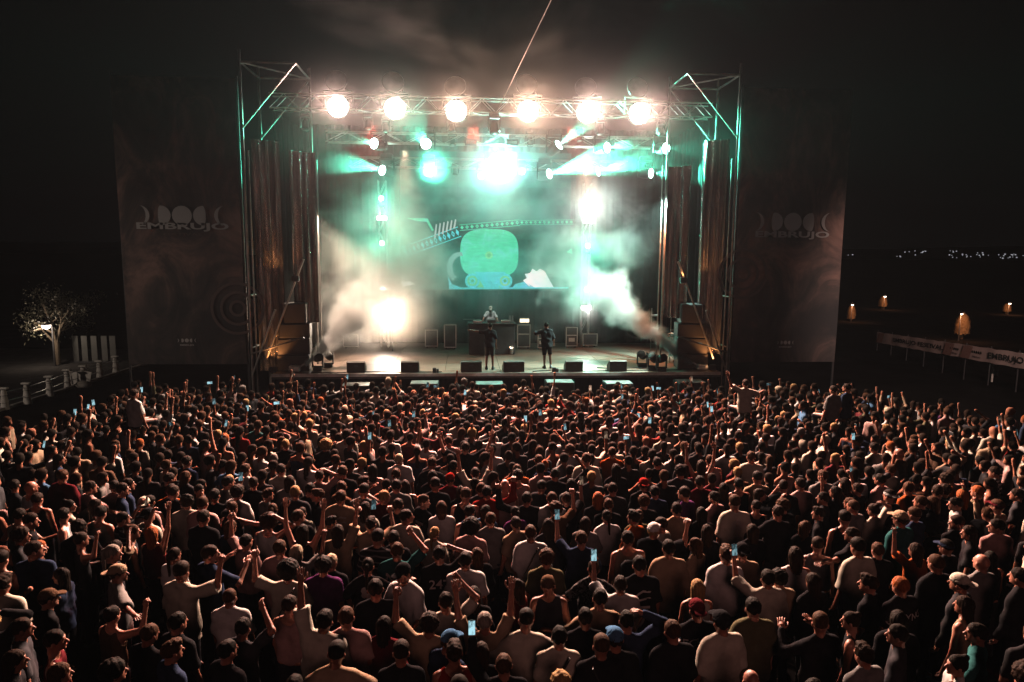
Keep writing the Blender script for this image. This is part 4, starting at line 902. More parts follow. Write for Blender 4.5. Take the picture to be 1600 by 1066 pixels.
def hair_mesh(kind):
    h = HC.astype('f'); sd = sum(map(ord, kind))
    def fn(P):
        q = P-h; x, y, z = q[:, 0], q[:, 1], q[:, 2]; nz = wob(P, 95, sd)*.55+wob(P, 210, sd+1)*.45
        face = (y-.052)*.9+(.012-z)*.75                      # >0 in front of the hairline
        if kind == 'short': d = _ell(P, h+[0, -.010, .030], (.083, .104, .098)); d = np.maximum(d+nz*.0085, np.maximum(face, -.055-z+(y+.06)*.5))
        elif kind == 'fade': d = _ell(P, h+[0, -.008, .036], (.080, .102, .098)); d = np.maximum(d+nz*.003-np.clip(z-.04, 0, .05)*.25, np.maximum(face+.004, -.012-z))
        elif kind == 'quiff': d = _smin(_ell(P, h+[0, -.010, .032], (.083, .103, .096)), _ell(P, h+[.008, .045, .098], (.062, .055, .034)), .03); d = np.maximum(d+nz*.014, np.maximum(face-.012, -.045-z+(y+.06)*.5))
        elif kind == 'curly': d = _ell(P, h+[0, -.014, .040], (.105, .118, .110)); d = np.maximum(d+nz*.020, np.maximum(face-.01, -.075-z))
        elif kind == 'afro': d = _ell(P, h+[0, -.02, .045], (.135, .14, .135)); d = np.maximum(d+nz*.022, np.maximum(face-.018, -.09-z))
        elif kind in ('long', 'long_wavy', 'bob'):
            L_ = {'long': -.36, 'long_wavy': -.30, 'bob': -.14}[kind]
            d = np.maximum(_ell(P, h+[0, -.012, .028], (.088, .108, .100)), face)
            s_ = _seg(P*np.array([.62, 1, 1], 'f'), (h+[0, -.060, .03])*np.array([.62, 1, 1]), (h+[0, -.095, L_])*np.array([.62, 1, 1]), .058, .040)
            d = _smin(d, s_, .03)
            for sg in (-1, 1): d = _smin(d, _seg(P, h+[sg*.075, -.02, .02], h+[sg*.078, -.045, max(L_, -.16)], .024, .018), .02)
            st = np.sin(np.arctan2(x, -y-.02)*16+np.sin(z*(30 if kind == 'long_wavy' else 9))*1.5)
            d = np.maximum(d+st*.004+nz*.003, face-.012)
        elif kind in ('ponytail', 'bun'):
            d = np.maximum(_ell(P, h+[0, -.010, .028], (.083, .104, .098)), np.maximum(face, -.06-z+(y+.06)*.5))
            if kind == 'bun': d = _smin(d, _ell(P, h+[0, -.075, .105], (.042, .042, .038)), .012)
            else: d = _smin(_smin(d, _ell(P, h+[0, -.112, .055], (.028, .028, .028)), .012), _seg(P, h+[0, -.125, .04], h+[.01, -.120, -.26], .030, .016), .012)
            d = d+nz*.004
        elif kind == 'buzz': d = np.maximum(_ell(P, h+[0, -.009, .026], (.079, .099, .096)), np.maximum(face+.004, -.04-z+(y+.06)*.5))
        return d
    lo = h+[-.17, -.20, -.42 if kind.startswith('long') or kind == 'ponytail' else -.17]; return nets(fn, lo, h+[.17, .15, .20], .0125 if kind not in ('curly', 'afro') else .0135)
def cap_mesh(back=False):
    h = HC.astype('f'); s_ = -1 if back else 1
    def fn(P):
        q = P-h; d = np.maximum(_ell(P, h+[0, -.006, .040], (.090, .110, .098)), -q[:, 2]+.030); d = np.maximum(d, -(_ell(P, h+[0, -.006, .036], (.080, .100, .085))))
        b = _ell(P, h+[0, s_*.120, .034], (.075, .075, .030)); b = np.maximum(b, np.abs(q[:, 2]-.036+s_*q[:, 1]*.10-.02)-.008); return np.minimum(d, b)
    return nets(fn, h+[-.13, -.24, -.03], h+[.13, .24, .17], .011)

# materials driven by each object's own colour
def objcol_mat(name, rough, kind):
    m, nt, N, L = new_mat(name); b = N['Principled BSDF']; b.inputs['Roughness'].default_value = rough
    oi = N.new('ShaderNodeObjectInfo'); mx = N.new('ShaderNodeMix'); mx.data_type = 'RGBA'; mx.blend_type = 'MULTIPLY'; mx.inputs['Factor'].default_value = 1
    v = coord(nt); bn = N.new('ShaderNodeBump')
    if kind == 'cloth':
        f = noise(nt, v, 9, 5, .6); r_ = ramp(nt, f, [(.3, (.80, .80, .80)), (.7, (1.1, 1.1, 1.1))]); bn.inputs['Strength'].default_value = .5; bn.inputs['Distance'].default_value = .02; hgt = noise(nt, coord(nt, 'Object', (1, 1, .45)), 11, 3, .45, .3); b.inputs['Specular IOR Level'].default_value = 0
    elif kind == 'hair':
        f = noise(nt, coord(nt, 'Object', (1, 1, .15)), 70, 3, .6); r_ = ramp(nt, f, [(.25, (.5, .5, .5)), (.75, (1.5, 1.35, 1.2))]); bn.inputs['Strength'].default_value = .8; bn.inputs['Distance'].default_value = .008; hgt = noise(nt, coord(nt, 'Object', (1, 1, .12)), 110, 3, .6)
    else:
        f = noise(nt, v, 6, 4, .6); r_ = ramp(nt, f, [(.3, (.85, .80, .80)), (.7, (1.1, 1.05, 1.05))]); bn.inputs['Strength'].default_value = .2; bn.inputs['Distance'].default_value = .01; hgt = noise(nt, v, 30, 3); b.inputs['Subsurface Weight'].default_value = 0
    L.new(oi.outputs['Color'], mx.inputs[6]); L.new(r_, mx.inputs[7]); L.new(mx.outputs[2], b.inputs['Base Color']); L.new(hgt.k, bn.inputs['Height']); L.new(bn.outputs[0], b.inputs['Normal'])
    return m, nt, mx
M_skin, _, _ = objcol_mat('skin', .48, 'skin'); M_cloth, _, _ = objcol_mat('cloth', .88, 'cloth'); M_hair, _, _ = objcol_mat('hair', .62, 'hair')
M_hair.node_tree.nodes['Principled BSDF'].inputs['Specular IOR Level'].default_value = .04
M_stripe, nt, mx = objcol_mat('striped_cloth', .88, 'cloth'); _, _, vz = xyz(nt, coord(nt)); nt.links.new(ramp(nt, (vz*78).sin(), [(.60, (1, 1, 1)), (.72, (9, 8.6, 8))]), mx.inputs[7])
M_pattern, nt, mx = objcol_mat('patterned_cloth', .88, 'cloth'); nt.links.new(ramp(nt, noise(nt, coord(nt), 17, 2, .5, 1.5), [(.50, (1, 1, 1)), (.56, (6, 5.6, 5))]), mx.inputs[7])

_cache = {}
def M_(kind, *a):
    k = (kind,)+a
    if k not in _cache:
        if kind == 'body': v = to_mesh('body', *body_mesh(*a), M_skin)
        elif kind == 'shirt': v = to_mesh('shirt', *shirt_mesh(*a), M_cloth)
        elif kind == 'pants': v = to_mesh('trousers', *pants_mesh(*a), M_cloth)
        elif kind == 'hair': v = to_mesh('hair', *hair_mesh(*a), M_hair)
        elif kind == 'cap': v = to_mesh('cap', *cap_mesh(*a), M_cloth)
        elif kind == 'shoe':
            def fn(P): return _smin(_seg(P, (0, -.04, .05), (.015, .15, .038), .052, .040), _seg(P, (0, -.03, .06), (0, -.03, .12), .048, .045), .03)
            v = to_mesh('shoe', *nets(fn, (-.09, -.13, -.02), (.11, .23, .19), .02), M_cloth)
        _cache[k] = v
    return _cache[k]
def kid(name, me, parent, c, mat=None, rot=None):
    o = bpy.data.objects.new(name, me); col.objects.link(o); o.parent = parent; o.color = (*c, 1)
    if mat is not None: o.material_slots[0].link = 'OBJECT'; o.material_slots[0].material = mat
    if rot is not None: o.matrix_local = Matrix.Translation(Vector(NP)) @ rot.to_4x4() @ Matrix.Scale(HS, 4) @ Matrix.Translation(-Vector(NP))
    return o
HAIRC = {'black': (.011, .008, .006), 'dark': (.022, .013, .009), 'brown': (.060, .030, .017), 'blond': (.36, .23, .11), 'ginger': (.30, .09, .03), 'grey': (.25, .23, .21), 'bleached': (.52, .44, .32)}
TOPC = {'black': (.022, .022, .024), 'charcoal': (.05, .05, .055), 'white': (.72, .69, .66), 'cream': (.60, .54, .44), 'tan': (.42, .30, .20), 'pink': (.55, .33, .30), 'navy': (.035, .05, .09), 'teal': (.03, .11, .11), 'red': (.28, .025, .02),
        'orange': (.36, .09, .03), 'maroon': (.12, .02, .025), 'grey': (.22, .21, .20), 'olive': (.13, .12, .07), 'blue': (.08, .18, .32), 'purple': (.12, .04, .12), 'brown': (.12, .07, .045), 'skin': None}
SKINS = [(.42, .175, .11), (.36, .145, .09), (.46, .21, .14), (.26, .105, .065), (.38, .155, .095)]
def person(loc, yaw=0, pose='down', hair='short', hc='dark', top='tee', tc='black', h=1.72, label='', group='people in the crowd', pattern=None, print_=None, cap=None, capc='black', strap=None, pants=(.03, .03, .035), shorts=False, phone=None, rng=random, lean=0, backpack=None):
    t = bpy.data.objects.new('person', None); col.objects.link(t); t.location = Vector(loc); k = h/1.745; t.scale = (k*rng.uniform(.97, 1.05), k*rng.uniform(.97, 1.06), k); t.rotation_euler = (R(lean), R(rng.uniform(-2.5, 2.5)), R(yaw)); t.empty_display_size = .2
    tag(t, label, 'person', group); Hm = headrot(*POSES[pose][2]); sk_c = rng.choice(SKINS)
    kid('body', M_('body', pose), t, sk_c)
    if tc != 'skin': kid('shirt', M_('shirt', pose, top), t, TOPC[tc], {'stripes': M_stripe, 'pattern': M_pattern}.get(pattern))
    kid('trousers', M_('pants', 'ride' if RIDE(pose) else 'down', shorts), t, pants)
    if not RIDE(pose):
        for s_ in (-1, 1): o = kid('shoe', M_('shoe'), t, rng.choice([(.5, .5, .5), (.03, .03, .03), (.1, .1, .1)])); o.location = (s_*.125, 0, -.01); o.rotation_euler = (0, 0, R(-8*s_))
    if hair != 'bald': kid('hair', M_('hair', hair), t, HAIRC[hc], rot=Hm)
    if cap: kid('cap', M_('cap', cap == 'back'), t, TOPC[capc], rot=Hm)
    if strap:
        def fn(P): return np.abs(_seg(P*np.array([1, 1.32, 1], 'f'), (0, 0, 1.05), (0, 0, 1.34), .205, .205))-.5
        m = MB(); pts = []
        for i in range(13):
            u = i/12; x = strap*(-.10+.26*u); z = 1.46-.48*u; pts.append((x, -.128-.020*math.sin(u*3.1), z))
        for a, b in zip(pts, pts[1:]): m.box(((Vector(a)+Vector(b))/2), ((Vector(b)-Vector(a)).length*1.08, .012, .035), (Vector(b)-Vector(a)).to_track_quat('X', 'Y').to_matrix())
        m.build('strap', M_rubber, t)
    if backpack: MB().box((0, -.205, 1.20), (.28, .16, .42), bev=.06).box((0, -.295, 1.12), (.2, .05, .2), bev=.02).build('backpack', backpack, t, True)
    if print_:
        txt, hgt, z = print_; me = text_mesh(txt, hgt, M_tprint, .01) if isinstance(txt, str) else txt
        me = me.copy(); sh = bpy.data.objects.get(t.name) and None
        from mathutils.bvhtree import BVHTree
        sm = M_('shirt', pose, top); bv = BVHTree.FromPolygons([v.co for v in sm.vertices], [tuple(p.vertices) for p in sm.polygons])
        for v in me.vertices:
            p = Vector((v.co.x, -1, v.co.z+z)); hit = bv.ray_cast(p, Vector((0, 1, 0))); v.co = Vector((p.x, (hit[0].y if hit[0] else -.15)-.007, p.z))
        put('print', me, t)
    return t
M_tprint = surf('shirt_print', (.55, .50, .47), .8)
M_phone = surf('phone_case', (.02, .02, .022), .35); 
def pscreen(name, c, st_):
    m, nt, N, L = new_mat(name); N.remove(N['Principled BSDF']); e = N.new('ShaderNodeEmission'); L.new(e.outputs[0], N['Material Output'].inputs[0]); m.cycles.emission_sampling = 'NONE'
    oi = N.new('ShaderNodeObjectInfo'); _, _, z_ = xyz(nt, coord(nt)); rn = S(nt, oi.outputs['Random'])
    f = noise(nt, coord(nt, 'Object', (1, 1, .8)), 24, 3, .6); f = (f+(z_*-1.2)+(rn*.2-.1)).sat()
    L.new(ramp(nt, f, [(.38, tuple(v*.10 for v in c)), (.50, tuple(v*.55 for v in c)), (.62, c)]), e.inputs[0]); L.new((rn*.8+.35*st_).k, e.inputs[1]); return m
M_pscreen = pscreen('phone_screen', (.45, .80, .90), .8); M_pscreen2 = pscreen('phone_screen_warm', (.95, .62, .42), .6)
PH = None
def phone_at(person_o, pose, label, land=False, warm=False):
    """phone held in the raised hand; its screen faces back to its owner"""
    sk = skeleton(pose); both = pose == 'phone_both'
    w = (sk[0][2]+sk[1][2])/2+(sk[0][3]+sk[1][3])*.05+np.array([0, 0, .02]) if both else (sk[0] if pose in ('phone_left', 'up_left', 'bent_left') else sk[1])
    if not both: w = w[2]+w[3]*.10
    M = person_o.matrix_basis if hasattr(person_o, 'matrix_basis') else person_o
    t = thing('phone', label, 'phone', (0, 0, 0), group='phones held up in the crowd'); t.matrix_basis = Matrix.Translation(M@(Vector(w)+Vector((0, -.03, .03)))) @ Euler((R(-14), R(90) if land else 0, M.to_euler().z), 'XYZ').to_matrix().to_4x4()
    if 'phone_case' not in _cache: _cache['phone_case'] = MB().box((0, 0, 0), (.076, .009, .155), bev=.004).mesh('case', M_phone); _cache['ps'] = MB().box((0, -.0056, 0), (.068, .002, .142)).mesh('screen', M_pscreen); _cache['ps2'] = MB().box((0, -.0056, 0), (.068, .002, .142)).mesh('screen', M_pscreen2)
    put('case', _cache['phone_case'], t); put('screen', _cache['ps2' if warm else 'ps'], t); return t
# ------------------------------------------------------------------ performers and crew
person((onY(765, 545, .75)[0], .75, DECK), 0, 'point_away', 'short', 'black', 'tee', 'charcoal', 1.80, 'performer in dark shirt and shorts pointing left at stage centre', 'performers on the stage', shorts=True, pants=(.10, .09, .08), print_=('10', .0001, 1.2) if 0 else None)
person((onY(856, 545, .95)[0], .95, DECK), 8, 'point_near', 'short', 'black', 'loose', 'charcoal', 1.80, 'performer in dark loose shirt and long shorts right of centre', 'performers on the stage', shorts=True, pants=(.03, .02, .02))
person((bx-.05, 5.75, DECK+.38), 180, 'dj', 'buzz', 'brown', 'tee', 'white', 1.68, 'DJ in a white shirt behind the booth', 'performers on the stage', cap='front', capc='cream')
q = onY(1060, 512, 2.4); person((q[0], 2.4, DECK), 70, 'front', 'short', 'black', 'long', 'white', 1.72, 'person in white long sleeves standing in the right wing', 'performers on the stage')
MB().box((bx-.05, 5.85, DECK+.18), (1.6, .8, .36), bev=.02).build('riser', M_black) ; tag(bpy.data.objects['riser'], 'low black riser behind the DJ booth', 'riser')

# ------------------------------------------------------------------ crowd: the people the photo lets one tell apart
# (head x, head y in the photograph, pose, yaw, hair, hair colour, top, top colour, height, extras)
PP = [
 (22, 1034, 'down', -60, 'long', 'dark', 'tee', 'black', 1.68, {}), (33, 984, 'down', -62, 'short', 'dark', 'tee', 'charcoal', 1.72, {}), (85, 1000, 'down', -70, 'short', 'black', 'tank', 'maroon', 1.76, {}),
 (76, 940, 'down', -50, 'short', 'dark', 'tee', 'black', 1.7, dict(cap='front', capc='brown')), (92, 1052, 'down', -55, 'long', 'brown', 'tee', 'black', 1.66, {}), (174, 962, 'bent_right', -25, 'bun', 'black', 'tank', 'brown', 1.66, {}),
 (174, 1050, 'down', -50, 'curly', 'black', 'tee', 'black', 1.74, {}), (183, 898, 'out_right', -55, 'short', 'dark', 'loose', 'grey', 1.74, dict(cap='back', capc='tan')), (278, 975, 'down', -30, 'short', 'black', 'tee', 'black', 1.74, {}),
 (268, 1020, 'down', -45, 'quiff', 'brown', 'tee', 'navy', 1.72, {}), (283, 895, 'bent_right', -22, 'fade', 'dark', 'loose', 'cream', 1.84, {}), (268, 868, 'down', -25, 'ponytail', 'dark', 'tee', 'white', 1.66, {}),
 (330, 868, 'clap', -40, 'short', 'dark', 'tee', 'navy', 1.78, {}), (372, 982, 'over_right', -20, 'short', 'black', 'tee', 'charcoal', 1.72, {}), (357, 1020, 'down', -35, 'short', 'black', 'long', 'black', 1.72, {}),
 (228, 992, 'front', -30, 'short', 'brown', 'tee', 'black', 1.68, {}), (318, 810, 'down', -15, 'short', 'dark', 'tee', 'black', 1.8, {}), (245, 835, 'up_right', -10, 'long_wavy', 'ginger', 'tank', 'maroon', 1.66, {}),
 (362, 825, 'down', -25, 'bob', 'brown', 'tee', 'navy', 1.66, {}), (363, 795, 'out_right', -10, 'bun', 'brown', 'tank', 'black', 1.68, {}), (200, 760, 'down', -55, 'short', 'dark', 'tee', 'navy', 1.76, {}),
 (127, 845, 'bent_right', -50, 'bun', 'dark', 'tank', 'charcoal', 1.7, {}), (205, 830, 'down', -60, 'bun', 'brown', 'tank', 'charcoal', 1.7, {}), (32, 838, 'down', -65, 'curly', 'dark', 'loose', 'charcoal', 1.76, {}), (60, 855, 'down', -60, 'long_wavy', 'ginger', 'tank', 'brown', 1.64, {}),
 (440, 858, 'down', -5, 'short', 'brown', 'loose', 'pink', 1.78, {}), (463, 864, 'phone_right', -10, 'bob', 'bleached', 'tee', 'grey', 1.66, {}), (446, 894, 'bent_left', 0, 'afro', 'black', 'tee', 'cream', 1.76, dict(strap=-1)),
 (502, 886, 'down', 0, 'curly', 'black', 'tee', 'purple', 1.74, {}), (523, 880, 'down', -20, 'short', 'bleached', 'tee', 'black', 1.66, {}), (583, 842, 'down', -5, 'fade', 'black', 'tee', 'black', 1.8, dict(pattern='stripes')),
 (616, 842, 'down', 0, 'short', 'black', 'tee', 'black', 1.7, {}), (613, 862, 'over_right', -5, 'short', 'brown', 'tee', 'teal', 1.76, dict(print_=('Nu', .15, 1.27))), (525, 832, 'up_right', -5, 'long', 'dark', 'loose', 'tan', 1.72, {}),
 (470, 832, 'both_up', -5, 'long', 'black', 'tank', 'black', 1.74, {}), (581, 886, 'sway', 0, 'ponytail', 'black', 'tee', 'black', 1.72, dict(print_='flower')), (497, 970, 'up_left', -10, 'short', 'black', 'loose', 'cream', 1.86, {}),
 (549, 966, 'down', 0, 'short', 'brown', 'tee', 'pink', 1.8, {}), (523, 1024, 'sway', 0, 'fade', 'black', 'tee', 'tan', 1.76, {}), (606, 980, 'down', -15, 'long', 'black', 'long', 'maroon', 1.66, {}), (457, 1075, 'down', 0, 'short', 'black', 'tee', 'tan', 1.7, {}),
 (638, 897, 'front', 150, 'short', 'dark', 'loose', 'white', 1.84, dict(cap='front', capc='black')), (687, 868, 'on_head', 0, 'short', 'black', 'tee', 'black', 1.78, dict(print_=('247', .13, 1.25))), (732, 877, 'down', 0, 'short', 'black', 'tee', 'white', 1.78, {}),
 (690, 943, 'over_right', 5, 'short', 'black', 'tee', 'cream', 1.74, {}), (740, 931, 'down', 0, 'long', 'black', 'tee', 'black', 1.64, {}), (664, 976, 'rock_left', -5, 'curly', 'dark', 'tee', 'tan', 1.72, {}), (627, 1022, 'down', 0, 'fade', 'dark', 'tee', 'black', 1.76, {}),
 (711, 1022, 'down', 10, 'quiff', 'dark', 'tank', 'red', 1.74, {}), (750, 1021, 'down', 0, 'long', 'dark', 'long', 'black', 1.66, {}), (696, 1002, 'front', -40, 'short', 'brown', 'tee', 'navy', 1.7, dict(cap='front', capc='blue')), (763, 972, 'both_up', 0, 'short', 'grey', 'tee', 'tan', 1.7, {}),
 (798, 1040, 'phone_left', 0, 'short', 'brown', 'long', 'black', 1.72, dict(ph='upright phone with bright teal picture held over the bottom row', phl=0)), (824, 971, 'sway', 0, 'fade', 'black', 'tee', 'cream', 1.74, {}), (810, 918, 'down', 55, 'long', 'dark', 'tank', 'red', 1.66, {}), (863, 915, 'front', 172, 'short', 'dark', 'tank', 'charcoal', 1.78, dict(cap='back', capc='brown')),
 (868, 997, 'down', 0, 'short', 'black', 'tee', 'cream', 1.76, dict(strap=-1)), (911, 967, 'down', 0, 'short', 'black', 'tee', 'black', 1.74, {}), (941, 937, 'sway', 0, 'short', 'black', 'tee', 'tan', 1.76, {}), (930, 1012, 'down', 0, 'fade', 'brown', 'tee', 'black', 1.74, dict(strap=1)),
 (966, 1000, 'down', 0, 'short', 'dark', 'tee', 'black', 1.78, dict(cap='front', capc='blue')), (972, 972, 'on_head', -5, 'short', 'black', 'long', 'navy', 1.76, {}), (836, 834, 'down', -5, 'short', 'brown', 'loose', 'white', 1.8, dict(strap=-1)), (848, 874, 'down', 0, 'curly', 'brown', 'tee', 'olive', 1.74, {}),
 (862, 822, 'down', 0, 'long', 'black', 'long', 'charcoal', 1.68, {}), (908, 843, 'phone_left', 0, 'short', 'brown', 'tee', 'navy', 1.76, {}), (925, 890, 'sway', 0, 'bun', 'dark', 'tee', 'black', 1.7, dict(pattern='pattern')), (987, 843, 'down', 0, 'short', 'black', 'tank', 'tan', 1.8, dict(backpack='k')),
 (988, 812, 'down', 40, 'quiff', 'black', 'tee', 'orange', 1.78, {}), (1005, 884, 'down', 0, 'short', 'black', 'tee', 'black', 1.84, dict(print_='mark')), (973, 915, 'phone_left', -5, 'short', 'dark', 'loose', 'white', 1.74, dict(ph='upright phone with pale blue picture held left of a tan back')),
 (1048, 858, 'down', 0, 'short', 'black', 'loose', 'tan', 1.84, {}), (1062, 797, 'down', 0, 'short', 'black', 'tee', 'tan', 1.76, {}), (1098, 804, 'down', 0, 'long', 'black', 'long', 'black', 1.7, {}), (1100, 832, 'down', 0, 'long', 'dark', 'long', 'charcoal', 1.68, {}),
 (1128, 868, 'down', 0, 'quiff', 'brown', 'long', 'white', 1.82, {}), (1153, 787, 'down', 0, 'fade', 'brown', 'loose', 'cream', 1.84, dict(print_='flower')), (1160, 863, 'down', 0, 'short', 'black', 'loose', 'tan', 1.76, dict(cap='back', capc='black')), (1175, 831, 'down', 5, 'bob', 'dark', 'tee', 'black', 1.68, {}),
 (1200, 905, 'phone_left', 0, 'short', 'black', 'loose', 'cream', 1.76, dict(ph='upright phone with dim blue picture above the cream sleeve')), (1088, 920, 'down', 0, 'long', 'blond', 'tank', 'cream', 1.68, {}), (1097, 954, 'down', 0, 'short', 'dark', 'tee', 'black', 1.76, dict(cap='back', capc='maroon', print_=('TECHNO', .10, 1.28))),
 (1055, 987, 'down', 8, 'short', 'brown', 'long', 'black', 1.8, {}), (1133, 973, 'down', 12, 'short', 'black', 'loose', 'cream', 1.82, dict(cap='front', capc='black')), (1183, 951, 'down', 0, 'short', 'black', 'loose', 'olive', 1.80, {}), (1166, 1066, 'down', 0, 'bald', 'dark', 'tee', 'black', 1.66, {}),
 (1348, 856, 'down', 12, 'fade', 'black', 'loose', 'cream', 1.88, {}), (1358, 915, 'down', 45, 'quiff', 'dark', 'tee', 'black', 1.76, {}), (1367, 861, 'down', 0, 'short', 'brown', 'tee', 'black', 1.7, {}), (1332, 837, 'out_left', 35, 'short', 'dark', 'tee', 'black', 1.72, dict(print_=('WAL', .12, 1.26))),
 (1337, 792, 'down', 25, 'buzz', 'brown', 'tee', 'grey', 1.76, {}), (1368, 798, 'on_head', 20, 'bun', 'dark', 'tee', 'cream', 1.68, {}), (1408, 812, 'down', 20, 'short', 'dark', 'long', 'teal', 1.82, dict(cap='front', capc='tan')), (1413, 916, 'down', 15, 'short', 'ginger', 'tee', 'black', 1.8, dict(print_=('US BYNG', .09, 1.26))),
 (1222, 792, 'down', 20, 'curly', 'brown', 'tee', 'black', 1.7, {}), (1283, 976, 'clap', 10, 'fade', 'brown', 'long', 'black', 1.76, {}), (1331, 971, 'down', 55, 'bun', 'dark', 'tank', 'black', 1.68, {}), (1357, 1024, 'down', 15, 'quiff', 'dark', 'tee', 'grey', 1.74, {}),
 (1404, 996, 'down', 55, 'short', 'black', 'tee', 'charcoal', 1.76, {}), (1467, 881, 'down', 10, 'buzz', 'brown', 'long', 'black', 1.86, {}), (1516, 836, 'down', 60, 'long', 'dark', 'tee', 'black', 1.7, {}), (1502, 912, 'down', 35, 'short', 'dark', 'long', 'charcoal', 1.78, dict(cap='back', capc='cream')),
 (1596, 902, 'down', 30, 'short', 'black', 'long', 'black', 1.8, {}), (1527, 994, 'out_left', 45, 'short', 'black', 'long', 'teal', 1.74, {}), (1440, 785, 'down', 35, 'short', 'brown', 'tee', 'black', 1.7, {}), (1270, 910, 'down', 15, 'long', 'dark', 'long', 'black', 1.7, {}), (1218, 905, 'down', 5, 'curly', 'black', 'tee', 'tan', 1.68, {}),
 # middle rows
 (385, 735, 'down', -20, 'short', 'brown', 'tee', 'white', 1.78, dict(backpack='k')), (362, 752, 'down', -10, 'long', 'blond', 'tank', 'cream', 1.66, {}), (395, 756, 'down', 0, 'bun', 'dark', 'long', 'black', 1.74, {}), (330, 775, 'phone_right', -5, 'short', 'black', 'tee', 'black', 1.74, dict(ph='bright phone at the left beside long blond hair')),
 (290, 722, 'down', -25, 'short', 'dark', 'tee', 'navy', 1.74, {}), (286, 745, 'down', -30, 'bob', 'brown', 'tee', 'charcoal', 1.66, {}), (265, 750, 'front', -35, 'short', 'dark', 'tee', 'black', 1.7, {}), (138, 762, 'out_right', -40, 'short', 'dark', 'loose', 'pink', 1.76, {}), (190, 765, 'down', -60, 'short', 'dark', 'long', 'navy', 1.76, {}),
 (148, 790, 'down', -50, 'long', 'dark', 'tank', 'brown', 1.66, {}), (92, 720, 'down', -60, 'long', 'black', 'long', 'navy', 1.72, {}), (105, 700, 'down', -50, 'short', 'black', 'tee', 'black', 1.7, {}), (1555, 740, 'front', 40, 'short', 'dark', 'tee', 'grey', 1.72, dict(pattern='stripes')),
 (443, 735, 'down', 0, 'short', 'dark', 'tee', 'cream', 1.76, {}), (460, 770, 'down', -5, 'buzz', 'blond', 'long', 'charcoal', 1.78, {}), (488, 766, 'front', -15, 'short', 'black', 'tee', 'black', 1.7, {}), (528, 778, 'down', -5, 'short', 'brown', 'long', 'tan', 1.8, dict(print_='mark')), (567, 768, 'down', -10, 'fade', 'black', 'tee', 'grey', 1.76, {}),
 (535, 738, 'down', 0, 'short', 'brown', 'tee', 'black', 1.78, {}), (500, 745, 'on_head', -5, 'short', 'dark', 'tee', 'pink', 1.72, {}), (450, 695, 'down', 0, 'buzz', 'blond', 'tee', 'black', 1.76, {}), (465, 698, 'down', 0, 'short', 'black', 'tee', 'black', 1.76, {}), (512, 697, 'down', 0, 'afro', 'blond', 'tee', 'black', 1.7, {}),
 (588, 735, 'down', 0, 'long', 'black', 'tank', 'pink', 1.7, {}), (619, 760, 'down', 0, 'short', 'black', 'tee', 'grey', 1.76, {}), (638, 760, 'down', 0, 'long', 'dark', 'tank', 'black', 1.66, {}), (628, 718, 'down', 0, 'buzz', 'bleached', 'tee', 'white', 1.74, {}), (623, 742, 'down', 0, 'short', 'brown', 'tee', 'black', 1.74, {}),
 (669, 726, 'down', 0, 'fade', 'brown', 'long', 'black', 1.78, {}), (679, 745, 'down', 0, 'long', 'black', 'long', 'black', 1.72, {}), (707, 750, 'down', 0, 'short', 'dark', 'tee', 'maroon', 1.7, dict(cap='front', capc='red')), (727, 700, 'both_wide', 0, 'short', 'dark', 'tee', 'black', 1.82, {}), (705, 690, 'down', 0, 'short', 'brown', 'tee', 'pink', 1.74, {}),
 (723, 775, 'down', 0, 'fade', 'brown', 'tank', 'black', 1.78, {}), (745, 740, 'both_up', 0, 'short', 'dark', 'tee', 'cream', 1.72, {}), (748, 765, 'down', 0, 'short', 'brown', 'tee', 'charcoal', 1.74, {}), (760, 770, 'bent_right', 0, 'short', 'black', 'long', 'red', 1.74, {}), (790, 760, 'down', 0, 'bald', 'dark', 'tank', 'pink', 1.74, {}), (810, 745, 'down', 0, 'curly', 'dark', 'tank', 'pink', 1.72, {}),
 (825, 780, 'bent_left', 0, 'short', 'black', 'long', 'black', 1.74, {}), (812, 735, 'down', 0, 'short', 'brown', 'tee', 'orange', 1.7, {}), (840, 720, 'down', 10, 'short', 'brown', 'tee', 'black', 1.72, {}), (852, 728, 'down', 0, 'bun', 'ginger', 'tee', 'navy', 1.68, {}), (857, 780, 'down', 0, 'short', 'brown', 'tee', 'white', 1.74, dict(strap=-1)), (889, 705, 'down', 10, 'curly', 'brown', 'loose', 'white', 1.78, {}),
 (918, 718, 'down', 0, 'short', 'brown', 'loose', 'cream', 1.86, dict(strap=1)), (863, 742, 'down', 0, 'short', 'black', 'long', 'black', 1.74, {}), (897, 758, 'down', 0, 'long', 'black', 'tee', 'grey', 1.7, {}), (880, 780, 'phone_right', 0, 'short', 'dark', 'tee', 'black', 1.66, dict(ph='warm lit phone held beside dark long hair', warm=1)), (932, 780, 'down', 0, 'bob', 'ginger', 'tee', 'black', 1.72, {}),
 (953, 708, 'down', 0, 'short', 'brown', 'tee', 'orange', 1.76, {}), (964, 735, 'down', 0, 'long', 'black', 'long', 'black', 1.74, {}), (1009, 758, 'down', 0, 'short', 'dark', 'tee', 'black', 1.7, dict(cap='back', capc='red')), (1032, 724, 'down', 0, 'short', 'black', 'tee', 'black', 1.76, {}), (1061, 738, 'down', 0, 'curly', 'black', 'tee', 'charcoal', 1.8, {}),
 (1095, 728, 'both_up', 0, 'long', 'dark', 'tank', 'orange', 1.68, {}), (1098, 754, 'down', 0, 'short', 'black', 'tee', 'maroon', 1.76, {}), (1115, 720, 'down', 0, 'short', 'brown', 'tank', 'pink', 1.72, {}), (1129, 765, 'down', 0, 'long', 'dark', 'tee', 'black', 1.68, {}), (1173, 715, 'down', 0, 'short', 'brown', 'loose', 'cream', 1.82, {}), (1181, 748, 'down', 5, 'fade', 'black', 'tee', 'tan', 1.74, {}),
